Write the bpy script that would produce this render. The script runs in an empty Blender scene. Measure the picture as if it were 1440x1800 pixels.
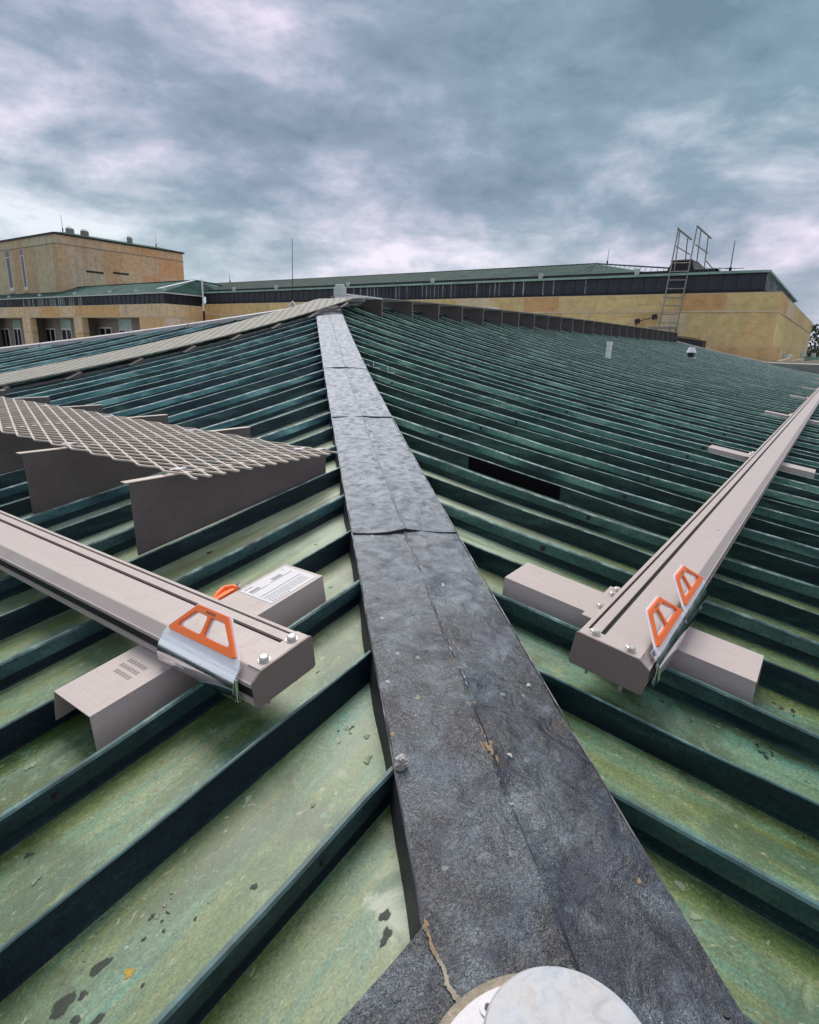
import bpy, bmesh, math, random
from mathutils import Vector, Matrix
random.seed(7)
SC = bpy.context.scene
COL = SC.collection
rad = math.radians
R2 = math.sqrt(2.0)

# ------------------------------------------------------------------ camera
cd = bpy.data.cameras.new('camera')
cam = bpy.data.objects.new('camera', cd)
COL.objects.link(cam)
cd.sensor_fit = 'HORIZONTAL'
cd.sensor_width = 36.0
cd.lens = 1044.8 / 1440.0 * 36.0
cd.clip_start = 0.05
cd.clip_end = 8000.0
_c = [(0.58, 0.204, -0.789), (-0.814, 0.179, -0.553), (0.029, 0.963, 0.27)]
_x = Vector((_c[0][0], _c[1][0], _c[2][0])).normalized()
_z = Vector((_c[0][2], _c[1][2], _c[2][2])).normalized()
_y = _z.cross(_x).normalized()
_x = _y.cross(_z)
cam.matrix_world = Matrix(((_x.x, _y.x, _z.x, 0), (_x.y, _y.y, _z.y, 0), (_x.z, _y.z, _z.z, 0), (0, 0, 0, 1)))
SC.camera = cam
SC.render.resolution_x = 819
SC.render.resolution_y = 1024

# ------------------------------------------------------------------ light
SC.view_settings.view_transform = 'Standard'
SC.view_settings.look = 'None'
SC.view_settings.exposure = 1.05
SC.view_settings.gamma = 1.0
SUN_AZ = rad(47.0)      # compass of the sun measured from +X towards +Y
SUN_EL = rad(58.0)
sd = bpy.data.lights.new('sun', 'SUN')
sd.energy = 1.4
sd.angle = rad(38.0)
sd.color = (1.0, 0.96, 0.9)
sun = bpy.data.objects.new('sun', sd)
COL.objects.link(sun)
sv = Vector((math.cos(SUN_AZ) * math.cos(SUN_EL), math.sin(SUN_AZ) * math.cos(SUN_EL), math.sin(SUN_EL)))
sun.rotation_euler = sv.to_track_quat('Z', 'Y').to_euler()

world = bpy.data.worlds.new('World')
SC.world = world
world.use_nodes = True
WT = world.node_tree
WT.nodes.clear()


class NT:
    """tiny helper to write node trees"""
    def __init__(s, tree):
        s.t = tree

    def n(s, typ, **kw):
        nd = s.t.nodes.new(typ)
        for k, v in kw.items():
            setattr(nd, k, v)
        return nd

    def link(s, a, b):
        s.t.links.new(a, b)

    def setin(s, nd, key, v):
        if isinstance(v, bpy.types.NodeSocket):
            s.link(v, nd.inputs[key])
        elif v is not None:
            nd.inputs[key].default_value = v

    def math(s, op, a, b=None, c=None, clamp=False):
        nd = s.n('ShaderNodeMath', operation=op)
        nd.use_clamp = clamp
        s.setin(nd, 0, a)
        if b is not None:
            s.setin(nd, 1, b)
        if c is not None:
            s.setin(nd, 2, c)
        return nd.outputs[0]

    def vmath(s, op, a, b):
        nd = s.n('ShaderNodeVectorMath', operation=op)
        s.setin(nd, 0, a)
        s.setin(nd, 1, b)
        return nd.outputs[0]

    def noise(s, vec, scale, detail=4.0, rough=0.55, dist=0.0):
        nd = s.n('ShaderNodeTexNoise')
        s.setin(nd, 'Vector', vec)
        nd.inputs['Scale'].default_value = scale
        nd.inputs['Detail'].default_value = detail
        nd.inputs['Roughness'].default_value = rough
        nd.inputs['Distortion'].default_value = dist
        return nd.outputs[0]

    def voro(s, vec, scale, feature='F1', rnd=1.0):
        nd = s.n('ShaderNodeTexVoronoi', feature=feature)
        s.setin(nd, 'Vector', vec)
        nd.inputs['Scale'].default_value = scale
        nd.inputs['Randomness'].default_value = rnd
        return nd

    def ramp(s, fac, stops):
        nd = s.n('ShaderNodeValToRGB')
        cr = nd.color_ramp
        while len(cr.elements) < len(stops):
            cr.elements.new(0.5)
        for e, (p, c) in zip(cr.elements, stops):
            e.position = p
            if not isinstance(c, (tuple, list)):
                c = (c, c, c)
            e.color = (c[0], c[1], c[2], 1)
        s.link(fac, nd.inputs[0])
        return nd.outputs[0]

    def mix(s, fac, a, b, mode='MIX'):
        nd = s.n('ShaderNodeMix', data_type='RGBA')
        nd.blend_type = mode
        s.setin(nd, 0, fac)
        for k, v in ((6, a), (7, b)):
            if isinstance(v, (tuple, list)):
                v = (v[0], v[1], v[2], 1)
            s.setin(nd, k, v)
        return nd.outputs[2]

    def scale(s, vec, sc, loc=(0, 0, 0), rot=(0, 0, 0)):
        nd = s.n('ShaderNodeMapping')
        s.setin(nd, 0, vec)
        nd.inputs[1].default_value = loc
        nd.inputs[2].default_value = rot
        nd.inputs[3].default_value = sc
        return nd.outputs[0]


def build_world():
    g = NT(WT)
    sky = g.n('ShaderNodeTexSky', sky_type='NISHITA')
    sky.sun_disc = False
    sky.sun_elevation = SUN_EL
    sky.sun_rotation = math.pi / 2 - SUN_AZ
    sky.air_density = 1.2
    sky.dust_density = 2.0
    skyc = g.mix(1.0, sky.outputs[0], (0.085, 0.085, 0.085), 'MULTIPLY')
    tc = g.n('ShaderNodeTexCoord').outputs['Generated']
    sep = g.n('ShaderNodeSeparateXYZ')
    g.link(tc, sep.inputs[0])
    z = g.math('MAXIMUM', sep.outputs[2], 0.0)
    den = g.math('ADD', z, 0.42)
    comb = g.n('ShaderNodeCombineXYZ')
    g.link(g.math('DIVIDE', sep.outputs[0], den), comb.inputs[0])
    g.link(g.math('DIVIDE', sep.outputs[1], den), comb.inputs[1])
    # clouds on a flat layer seen in perspective, and ragged banks low over the horizon
    v = g.scale(comb.outputs[0], (1.0, 1.0, 1.0), rot=(0, 0, rad(-36)))
    v1 = g.scale(v, (1.0, 0.62, 1.0), loc=(CLX, CLY, 3.0))
    n1 = g.noise(v1, 1.25, 6, 0.52, 0.15)
    n2 = g.noise(g.scale(tc, (1.0, 1.0, 2.5), loc=(3.1, 1.2, 2.0)), 4.2, 9, 0.60, 0.2)
    n4 = g.noise(g.scale(tc, (1, 1, 2.0), loc=(4.1, 2.2, 5.0)), 12.0, 9, 0.62, 0.25)
    k2 = g.ramp(z, [(0.06, 0.50), (0.50, 0.28)])
    nn = g.math('ADD', g.math('MULTIPLY', n1, g.math('SUBTRACT', 0.86, k2)), g.math('ADD', g.math('MULTIPLY', n2, k2), g.math('MULTIPLY', n4, 0.14)))
    cl = g.ramp(nn, [(0.36, (0.070, 0.108, 0.140)), (0.44, (0.122, 0.168, 0.208)), (0.478, (0.186, 0.222, 0.262)),
                     (0.512, (0.262, 0.282, 0.326)), (0.57, (0.430, 0.412, 0.450))])
    tn = g.noise(g.scale(v, (1, 1, 1), loc=(5, 3, 0)), 0.7, 2, 0.5)
    tint = g.ramp(tn, [(0.38, (1.07, 0.98, 1.06)), (0.62, (0.93, 1.02, 1.0))])
    cl = g.mix(1.0, cl, tint, 'MULTIPLY')
    low = g.ramp(z, [(0.0, 1.0), (0.17, 0.0)])
    cl = g.mix(g.math('MULTIPLY', low, 0.28), cl, (0.42, 0.43, 0.48))
    fin = g.mix(0.93, skyc, cl)
    bg = g.n('ShaderNodeBackground')
    g.link(fin, bg.inputs[0])
    bg.inputs[1].default_value = SKY_STRENGTH
    out = g.n('ShaderNodeOutputWorld')
    g.link(bg.outputs[0], out.inputs[0])


CLX, CLY = 2.2, 6.4
SKY_STRENGTH = 1.0
build_world()

# ------------------------------------------------------------------ materials
MATS = {}


def new_mat(name):
    m = bpy.data.materials.new(name)
    m.use_nodes = True
    g = NT(m.node_tree)
    b = m.node_tree.nodes['Principled BSDF']
    MATS[name] = m
    return m, g, b


def obj_co(g):
    return g.n('ShaderNodeTexCoord').outputs['Object']


def bump(g, b, h, strength=0.3, dist=0.01):
    nd = g.n('ShaderNodeBump')
    nd.inputs['Strength'].default_value = strength
    nd.inputs['Distance'].default_value = dist
    g.link(h, nd.inputs['Height'])
    g.link(nd.outputs[0], b.inputs['Normal'])


def spec(b, v):
    b.inputs['Specular IOR Level'].default_value = v


def mat_plain(name, col, rough=0.5, metal=0.0, var=0.12, nscale=9.0, bstr=0.08, sp=0.5):
    m, g, b = new_mat(name)
    co = obj_co(g)
    n = g.noise(co, nscale, 6, 0.6)
    n2 = g.noise(co, nscale * 9, 3, 0.6)
    f = g.ramp(n, [(0.3, 1.0 - var), (0.7, 1.0 + var)])
    f2 = g.ramp(n2, [(0.3, 1.0 - var * .6), (0.7, 1.0 + var * .6)])
    c = g.mix(1.0, g.mix(1.0, col, f, 'MULTIPLY'), f2, 'MULTIPLY')
    g.link(c, b.inputs['Base Color'])
    b.inputs['Metallic'].default_value = metal
    g.link(g.ramp(n, [(0.3, max(rough - .08, .03)), (0.7, min(rough + .08, 1))]), b.inputs['Roughness'])
    spec(b, sp)
    if bstr:
        bump(g, b, n2, bstr, 0.004)
    return m


def mat_pan(name, along):
    """weathered copper pan; 'along' 0 = seams run along X, 1 = along Y"""
    m, g, b = new_mat(name)
    co = obj_co(g)
    st = (0.35, 3.4, 1) if along == 0 else (3.4, 0.35, 1)
    sv_ = g.scale(co, st)
    fine = (3.2, 6, 1) if along == 0 else (6, 3.2, 1)
    fv = g.scale(co, fine)
    big = g.noise(g.scale(sv_, (1, 1, 1), loc=(3, 7, 0)), 1.1, 6, 0.62, 0.35)
    mid = g.noise(sv_, 2.4, 9, 0.66, 0.45)
    c1 = g.ramp(big, [(0.36, (0.038, 0.075, 0.016)), (0.44, (0.100, 0.150, 0.026)), (0.50, (0.190, 0.200, 0.055)),
                      (0.545, (0.075, 0.155, 0.075)), (0.61, (0.135, 0.270, 0.195))])
    c2 = g.ramp(mid, [(0.36, (0.035, 0.078, 0.022)), (0.45, (0.110, 0.150, 0.036)), (0.51, (0.195, 0.210, 0.085)),
                      (0.56, (0.075, 0.21, 0.135)), (0.65, (0.36, 0.33, 0.17))])
    c = g.mix(0.55, c1, c2)
    # further up the slope the patina turns bluer, lifted to offset shade between seams
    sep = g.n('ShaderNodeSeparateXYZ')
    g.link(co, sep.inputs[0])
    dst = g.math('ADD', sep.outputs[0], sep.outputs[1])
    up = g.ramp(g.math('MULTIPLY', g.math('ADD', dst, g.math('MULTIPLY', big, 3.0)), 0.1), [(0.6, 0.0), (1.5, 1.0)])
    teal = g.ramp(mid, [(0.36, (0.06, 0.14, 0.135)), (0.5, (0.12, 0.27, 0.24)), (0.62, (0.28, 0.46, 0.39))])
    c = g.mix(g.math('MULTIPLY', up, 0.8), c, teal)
    # grain
    gr = g.noise(fv, 22, 6, 0.75, 0.2)
    c = g.mix(1.0, c, (0.88, 1.03, 1.10), 'MULTIPLY')
    c = g.mix(1.0, c, g.ramp(gr, [(0.34, 0.66), (0.5, 1.0), (0.66, 1.36)]), 'MULTIPLY')
    gr2 = g.noise(co, 150, 3, 0.75)
    c = g.mix(1.0, c, g.ramp(gr2, [(0.36, 0.74), (0.5, 1.0), (0.64, 1.28)]), 'MULTIPLY')
    # dirty darker fields and pale lime bloom
    dk = g.noise(g.scale(co, (1, 1, 1), loc=(1, 4, 2)), 2.3, 6, 0.65, 0.5)
    c = g.mix(g.ramp(dk, [(0.50, 0.0), (0.60, 0.65)]), c, (0.038, 0.066, 0.018))
    lm = g.noise(g.scale(co, (1, 1, 1), loc=(8, 2, 2)), 5.5, 7, 0.7, 0.9)
    c = g.mix(g.ramp(lm, [(0.59, 0.0), (0.68, 0.5)]), c, (0.33, 0.37, 0.20))
    # small pale flakes and dark pits
    fk = g.noise(g.scale(fv, (1, 1, 1), loc=(4, 4, 1)), 9.0, 5, 0.7, 0.8)
    c = g.mix(g.ramp(fk, [(0.615, 0.0), (0.66, 0.65)]), c, (0.40, 0.40, 0.24))
    c = g.mix(g.ramp(fk, [(0.34, 0.75), (0.385, 0.0)]), c, (0.022, 0.040, 0.018))
    fk2 = g.noise(g.scale(co, (1, 1, 1), loc=(7, 4, 1)), 17.0, 6, 0.7, 1.2)
    c = g.mix(g.ramp(fk2, [(0.60, 0.0), (0.65, 0.6)]), c, (0.10, 0.24, 0.16))
    # a limey bloom lives beside the foot of the hip cap
    if along == 0:
        dv = g.n('ShaderNodeVectorMath', operation='DISTANCE')
        g.link(g.scale(co, (1, 1, 0)), dv.inputs[0])
        dv.inputs[1].default_value = (0.95, 0.66, 0)
        f = g.math('ADD', dv.outputs['Value'], g.math('MULTIPLY', g.math('SUBTRACT', lm, 0.5), 0.45))
        c = g.mix(g.ramp(f, [(0.02, 0.75), (0.085, 0.0)]), c, (0.46, 0.49, 0.37))
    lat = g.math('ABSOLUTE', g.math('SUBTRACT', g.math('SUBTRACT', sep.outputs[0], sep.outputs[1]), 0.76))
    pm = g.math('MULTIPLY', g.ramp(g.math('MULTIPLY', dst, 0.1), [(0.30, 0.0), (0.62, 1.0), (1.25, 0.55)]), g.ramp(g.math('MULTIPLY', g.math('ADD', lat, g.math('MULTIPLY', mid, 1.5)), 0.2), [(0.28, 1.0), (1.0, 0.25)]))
    c = g.mix(g.math('MULTIPLY', pm, 0.78), c, g.ramp(mid, [(0.38, (0.30, 0.36, 0.24)), (0.5, (0.52, 0.55, 0.38)), (0.6, (0.66, 0.66, 0.50))]))  # mid-slope pans paled to paint in the sky's grazing reflection
    # small rings / droppings
    vr = g.voro(g.vmath('ADD', co, g.scale(g.n('ShaderNodeTexNoise').outputs[1], (0.03, 0.03, 0.03))), 5.2)
    ring = g.ramp(vr.outputs['Distance'], [(0.0, 0.75), (0.09, 0.5), (0.125, 0.0)])
    pick = g.ramp(g.noise(g.scale(co, (1, 1, 1), loc=(9, 9, 9)), 2.1, 1, 0.5), [(0.55, 0.0), (0.60, 0.75)])
    c = g.mix(g.math('MULTIPLY', ring, pick), c, (0.36, 0.42, 0.30))
    # long brownish run marks
    rm = g.noise(g.scale(co, (0.25, 16, 1) if along == 0 else (16, 0.25, 1), loc=(2, 3, 1)), 1.5, 4, 0.6, 0.15)
    c = g.mix(g.ramp(rm, [(0.62, 0.0), (0.68, 0.5), (0.74, 0.0)]), c, (0.30, 0.20, 0.085))
    c = g.mix(g.ramp(rm, [(0.32, 0.45), (0.38, 0.0)]), c, (0.05, 0.12, 0.085))
    g.link(c, b.inputs['Base Color'])
    g.link(g.ramp(mid, [(0.3, 0.36), (0.7, 0.52)]), b.inputs['Roughness'])
    spec(b, 0.75)
    h = g.math('ADD', g.math('MULTIPLY', gr, 0.6), g.math('MULTIPLY', lm, 0.6))
    bump(g, b, h, 0.35, 0.004)
    return m


def mat_seam(name, along, bright):
    m, g, b = new_mat(name)
    co = obj_co(g)
    st = (0.9, 1.2, 5.0) if along == 0 else (1.2, 0.9, 5.0)
    v = g.scale(co, st)
    n = g.noise(v, 1.6, 7, 0.65, 0.5)
    dark = (0.0065, 0.0140, 0.0220)
    c = g.ramp(n, [(0.34, dark), (0.5, (0.013, 0.036, 0.038)), (0.62, (0.028, 0.078, 0.070)),
                   (0.76, (0.075, 0.18, 0.145))] if bright else
               [(0.34, dark), (0.55, (0.009, 0.020, 0.030)), (0.70, (0.017, 0.040, 0.046)), (0.82, (0.045, 0.095, 0.09))])
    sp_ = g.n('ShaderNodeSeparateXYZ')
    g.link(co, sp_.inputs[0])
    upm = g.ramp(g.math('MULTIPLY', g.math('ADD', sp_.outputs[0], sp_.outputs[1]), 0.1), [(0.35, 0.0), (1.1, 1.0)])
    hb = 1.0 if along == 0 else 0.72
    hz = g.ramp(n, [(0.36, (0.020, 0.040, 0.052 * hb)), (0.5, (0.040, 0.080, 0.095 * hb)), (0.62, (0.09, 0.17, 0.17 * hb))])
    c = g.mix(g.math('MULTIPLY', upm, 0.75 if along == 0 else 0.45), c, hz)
    # vertical pale drips
    dr = g.noise(g.scale(co, (16, 0, 0.6) if along == 0 else (0, 16, 0.6), loc=(5, 0, 0)), 1.0, 3, 0.6)
    c = g.mix(g.ramp(dr, [(0.71, 0.0), (0.78, 0.42)]), c, (0.16, 0.24, 0.20))
    gr = g.noise(co, 75, 5, 0.72)
    c = g.mix(1.0, c, g.ramp(gr, [(0.3, 0.55), (0.52, 1.0), (0.75, 1.7)]), 'MULTIPLY')
    g.link(c, b.inputs['Base Color'])
    g.link(g.ramp(n, [(0.3, 0.5), (0.7, 0.7)]), b.inputs['Roughness'])
    spec(b, 0.3)
    bump(g, b, gr, 0.25, 0.003)
    return m


def mat_cap(name):
    """old dark lead-grey flashing with a crackled film, bloom and painted sky sheen"""
    m, g, b = new_mat(name)
    co = obj_co(g)
    wn = g.n('ShaderNodeTexNoise')
    g.link(co, wn.inputs['Vector'])
    wn.inputs['Scale'].default_value = 55
    wn.inputs['Detail'].default_value = 3
    wv = g.vmath('ADD', co, g.scale(wn.outputs[1], (0.013, 0.013, 0.013)))
    worm = g.noise(wv, 100, 1.5, 0.5, 2.6)
    wm = g.ramp(worm, [(0.455, 0.0), (0.485, 1.0)])
    big = g.noise(g.scale(co, (1, 1, 1), loc=(CAPX, 0, 0)), 2.6, 7, 0.62, 0.4)
    mid = g.noise(g.scale(co, (1, 1, 1), loc=(4, 4, 4)), 9.0, 6, 0.65, 0.5)
    darkc = g.ramp(mid, [(0.3, (0.003, 0.004, 0.008)), (0.55, (0.007, 0.009, 0.019)), (0.72, (0.030, 0.038, 0.062))])
    film = g.ramp(mid, [(0.36, (0.024, 0.036, 0.054)), (0.5, (0.076, 0.100, 0.118)), (0.66, (0.19, 0.225, 0.24))])
    cover = g.ramp(big, [(0.45, 0.06), (0.53, 0.90)])
    c = g.mix(g.math('MULTIPLY', g.math('ADD', g.math('MULTIPLY', wm, 0.88), 0.06), cover), darkc, film)
    # blue bloom and brown dirt
    bl = g.noise(g.scale(co, (1, 1, 1), loc=(7, 1, 4)), 5.0, 6, 0.66, 0.5)
    c = g.mix(g.ramp(bl, [(0.53, 0.0), (0.68, 0.45)]), c, (0.055, 0.080, 0.125))
    br = g.noise(g.scale(co, (1, 1, 1), loc=(1, 9, 4)), 4.2, 6, 0.68, 0.5)
    c = g.mix(g.ramp(br, [(0.64, 0.0), (0.76, 0.5)]), c, (0.10, 0.065, 0.038))
    # higher up the grazing sky sheen is painted as pale grey, dappled with darker film
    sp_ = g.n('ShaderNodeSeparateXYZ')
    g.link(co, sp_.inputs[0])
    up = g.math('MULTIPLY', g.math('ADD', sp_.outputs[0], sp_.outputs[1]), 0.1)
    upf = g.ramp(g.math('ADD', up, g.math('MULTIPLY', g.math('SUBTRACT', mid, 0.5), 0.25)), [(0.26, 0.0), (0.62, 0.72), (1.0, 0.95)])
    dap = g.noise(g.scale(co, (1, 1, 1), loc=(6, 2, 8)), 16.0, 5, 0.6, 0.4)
    sky_sheen = g.ramp(dap, [(0.34, (0.06, 0.075, 0.11)), (0.43, (0.20, 0.225, 0.275)), (0.58, (0.40, 0.43, 0.47))])
    c = g.mix(upf, c, sky_sheen)
    # white flecks
    vr = g.voro(co, 46)
    fl = g.ramp(vr.outputs['Distance'], [(0.0, 1.0), (0.055, 1.0), (0.085, 0.0)])
    pk = g.ramp(g.noise(g.scale(co, (1, 1, 1), loc=(3, 3, 3)), 7, 2, 0.5), [(0.57, 0.0), (0.61, 1.0)])
    c = g.mix(g.math('MULTIPLY', fl, pk), c, (0.52, 0.53, 0.52))
    vr2 = g.voro(g.vmath('ADD', co, g.scale(wn.outputs[1], (0.02, 0.02, 0.02))), 8.5)
    fl2 = g.ramp(vr2.outputs['Distance'], [(0.0, 0.9), (0.075, 0.6), (0.11, 0.0)])
    pk2 = g.ramp(g.noise(g.scale(co, (1, 1, 1), loc=(13, 3, 3)), 3.3, 1, 0.5), [(0.54, 0.0), (0.57, 0.8)])
    c = g.mix(g.math('MULTIPLY', fl2, pk2), c, (0.33, 0.36, 0.36))
    g.link(c, b.inputs['Base Color'])
    g.link(g.ramp(mid, [(0.3, 0.33), (0.7, 0.50)]), b.inputs['Roughness'])
    spec(b, 0.5)
    pass
    dents = g.noise(g.scale(co, (1, 1, 1)), 9.0, 4, 0.55, 0.8)
    h = g.math('ADD', g.math('MULTIPLY', worm, 0.12), g.math('MULTIPLY', dents, 1.0))
    bump(g, b, h, 0.75, 0.020)
    return m


def mat_stone(name, base, warm, pale, streak=True):
    m, g, b = new_mat(name)
    co = obj_co(g)
    oi = g.n('ShaderNodeObjectInfo').outputs['Random']
    c = g.ramp(oi, [(0.0, base), (0.35, [a * 1.08 for a in base]), (0.55, warm), (0.7, base), (0.85, pale), (1.0, base)])
    n = g.noise(g.scale(co, (0.25, 0.25, 0.5)), 1.6, 7, 0.62, 0.8)
    c = g.mix(g.ramp(n, [(0.52, 0.0), (0.68, 0.45)]), c, warm)
    n2 = g.noise(g.scale(co, (0.5, 0.5, 0.05) if streak else (0.1, 0.1, 1.2), loc=(3, 1, 7)), 2.4, 6, 0.65, 0.6)
    c = g.mix(g.ramp(n2, [(0.54, 0.0), (0.70, 0.45)]), c, [a * 0.55 for a in base])
    n3 = g.noise(g.scale(co, (1, 1, 1), loc=(9, 1, 7)), 1.3, 7, 0.7, 0.3)
    c = g.mix(1.0, c, g.ramp(n3, [(0.25, 0.72), (0.5, 1.0), (0.75, 1.22)]), 'MULTIPLY')
    g.link(c, b.inputs['Base Color'])
    b.inputs['Roughness'].default_value = 0.85
    spec(b, 0.2)
    bump(g, b, n3, 0.3, 0.03)
    return m


PAN_X = mat_pan('copper_pan_left', 0)
PAN_Y = mat_pan('copper_pan_right', 1)
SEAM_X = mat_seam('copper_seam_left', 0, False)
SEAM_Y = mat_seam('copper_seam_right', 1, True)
CAPX = 1.7
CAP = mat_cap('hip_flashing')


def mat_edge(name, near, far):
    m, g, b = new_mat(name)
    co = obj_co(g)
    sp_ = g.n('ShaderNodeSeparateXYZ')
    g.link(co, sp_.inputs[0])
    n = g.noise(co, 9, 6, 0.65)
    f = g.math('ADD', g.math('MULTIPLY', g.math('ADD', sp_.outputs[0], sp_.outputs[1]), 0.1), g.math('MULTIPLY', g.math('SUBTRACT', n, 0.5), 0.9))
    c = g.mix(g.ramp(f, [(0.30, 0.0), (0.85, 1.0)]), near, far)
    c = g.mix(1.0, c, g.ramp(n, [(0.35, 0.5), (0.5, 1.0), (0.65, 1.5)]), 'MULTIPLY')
    g.link(c, b.inputs['Base Color'])
    b.inputs['Roughness'].default_value = 0.5
    return m


EDGE = mat_edge('seam_top_edge', (0.055, 0.115, 0.110), (0.33, 0.43, 0.395))  # highlight of the seam tops put into the colour, paler upslope
EDGE2 = mat_edge('cap_edge_line', (0.075, 0.075, 0.085), (0.42, 0.45, 0.47))  # grey, paler further up the hip


def mat_lap(name, along, bright):
    m, g, b = new_mat(name)
    co = obj_co(g)
    n = g.noise(g.scale(co, (0.7, 1.6, 2.0) if along == 0 else (1.6, 0.7, 2.0)), 1.5, 7, 0.62, 0.5)
    k = 0.85 if bright else 0.9
    bl = 0.90 if bright else 1.18
    c = g.ramp(n, [(0.30, (0.010, 0.026, 0.034)), (0.43, (0.036 * k, 0.100 * k, 0.104 * k * bl)), (0.53, (0.080 * k, 0.190 * k, 0.178 * k * bl)),
                   (0.64, (0.20 * k, 0.36 * k, 0.32 * k * bl))])
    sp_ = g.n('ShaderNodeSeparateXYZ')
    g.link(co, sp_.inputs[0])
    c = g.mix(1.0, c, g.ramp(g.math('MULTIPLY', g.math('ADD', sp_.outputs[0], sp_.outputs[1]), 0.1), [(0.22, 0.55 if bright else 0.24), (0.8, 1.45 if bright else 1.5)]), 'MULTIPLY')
    gr = g.noise(co, 60, 5, 0.72)
    c = g.mix(1.0, c, g.ramp(gr, [(0.3, 0.6), (0.52, 1.0), (0.75, 1.5)]), 'MULTIPLY')
    dr = g.noise(g.scale(co, (16, 0, 0.6) if along == 0 else (0, 16, 0.6), loc=(5, 0, 0)), 1.0, 3, 0.6)
    c = g.mix(g.ramp(dr, [(0.70, 0.0), (0.78, 0.5)]), c, (0.20, 0.29, 0.25))
    g.link(c, b.inputs['Base Color'])
    b.inputs['Roughness'].default_value = 0.5
    spec(b, 0.4)
    bump(g, b, gr, 0.2, 0.003)
    return m


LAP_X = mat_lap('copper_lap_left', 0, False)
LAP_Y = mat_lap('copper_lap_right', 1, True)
SKIRT = mat_plain('cap_skirt', (0.026, 0.022, 0.030), 0.6, var=0.3, nscale=12)


def mat_coat(name, col, along):
    """powder-coated sheet with faint rolling grain, water marks, dust and hairline scratches"""
    m, g, b = new_mat(name)
    co = obj_co(g)
    stv = (0.6, 22, 22) if along == 0 else (22, 0.6, 22)
    grain = g.noise(g.scale(co, stv), 4.0, 6, 0.65)
    dirt = g.noise(g.scale(co, (1, 1, 1), loc=(3, 1, 4)), 6.0, 7, 0.68, 0.7)
    dust = g.noise(g.scale(co, (1, 1, 1), loc=(3, 8, 4)), 130.0, 3, 0.7)
    c = g.mix(1.0, col, g.ramp(grain, [(0.35, 0.96), (0.5, 1.0), (0.65, 1.03)]), 'MULTIPLY')
    c = g.mix(g.ramp(dirt, [(0.52, 0.0), (0.70, 0.30)]), c, [a * 0.72 for a in col])
    c = g.mix(1.0, c, g.ramp(dust, [(0.36, 0.94), (0.5, 1.0), (0.66, 1.04)]), 'MULTIPLY')
    scr = g.noise(g.scale(co, (1.2, 90, 30) if along == 0 else (90, 1.2, 30), loc=(1, 2, 3), rot=(0, 0, .09)), 1.4, 3, 0.5)
    c = g.mix(g.ramp(scr, [(0.70, 0.0), (0.73, 0.45), (0.76, 0.0)]), c, [min(a * 1.35, .8) for a in col])
    g.link(c, b.inputs['Base Color'])
    g.link(g.ramp(dirt, [(0.35, 0.34), (0.65, 0.60)]), b.inputs['Roughness'])
    spec(b, 0.5)
    bump(g, b, g.math('ADD', dust, g.math('MULTIPLY', grain, .5)), 0.12, 0.002)
    return m


TAUPE = mat_coat('taupe_powder_coat', (0.50, 0.422, 0.388), 1)
TAUPE_D = mat_coat('taupe_shaded', (0.245, 0.190, 0.172), 1)  # darker copy of the coat, shade of the end faces painted in
SLOT = mat_plain('slot_shadow_black', (0.012, 0.010, 0.011), 0.7, var=0.1)  # shade inside slots and holes put in as near-black
PLATE = mat_plain('support_plate_grey', (0.120, 0.100, 0.098), 0.6, var=0.14, nscale=5.0)
GRATE = mat_plain('grating_taupe', (0.60, 0.51, 0.435), 0.5, var=0.13, nscale=8.0)
GRATE_FAR = mat_plain('grating_far', (0.35, 0.33, 0.27), 0.55, var=0.15, nscale=4.0)
STEEL = mat_plain('galvanised_bolt', (0.60, 0.57, 0.54), 0.38, metal=0.6, var=0.12, nscale=30)
CHROME = mat_plain('polished_steel', (0.74, 0.76, 0.80), 0.13, metal=1.0, var=0.05, nscale=12, bstr=0.02)
WHITEMETAL = mat_plain('brushed_steel_rim', (0.88, 0.86, 0.88), 0.35, metal=0.1, var=0.05, nscale=20)
ORANGE = mat_plain('orange_plastic', (1.0, 0.195, 0.035), 0.45, var=0.05, nscale=30, bstr=0.03)
WHITE = mat_plain('white_paint', (0.86, 0.85, 0.86), 0.5, var=0.07, nscale=6)
STICKER = mat_plain('sticker_paper', (0.64, 0.62, 0.63), 0.55, var=0.03, nscale=12, bstr=0.0)
INKM = mat_plain('sticker_ink', (0.07, 0.07, 0.08), 0.6, var=0.05)
INKG = mat_plain('sticker_grey_ink', (0.36, 0.38, 0.40), 0.6, var=0.1, nscale=90)
TAUPE_INK = mat_plain('embossed_print', (0.245, 0.20, 0.195), 0.5, var=0.05)


def mat_disc():
    m, g, b = new_mat('weathered_zinc_disc')
    co = obj_co(g)
    n = g.noise(co, 9, 7, 0.65, 0.6)
    n2 = g.noise(g.scale(co, (1, 1, 1), loc=(4, 2, 1)), 30, 6, 0.7, 1.0)
    c = g.ramp(n, [(0.34, (0.41, 0.43, 0.46)), (0.48, (0.46, 0.47, 0.49)), (0.58, (0.48, 0.46, 0.45)), (0.70, (0.43, 0.46, 0.49))])
    c = g.mix(1.0, c, g.ramp(n2, [(0.36, 0.80), (0.5, 1.0), (0.66, 1.10)]), 'MULTIPLY')
    st = g.noise(g.scale(co, (50, 3, 1), rot=(0, 0, .7)), 1.0, 3, 0.5)
    c = g.mix(g.ramp(st, [(0.66, 0.0), (0.70, 0.35), (0.74, 0.0)]), c, (0.26, 0.26, 0.27))
    g.link(c, b.inputs['Base Color'])
    g.link(g.ramp(n2, [(0.3, 0.38), (0.7, 0.62)]), b.inputs['Roughness'])
    bump(g, b, n2, 0.18, 0.003)
    return m


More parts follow.
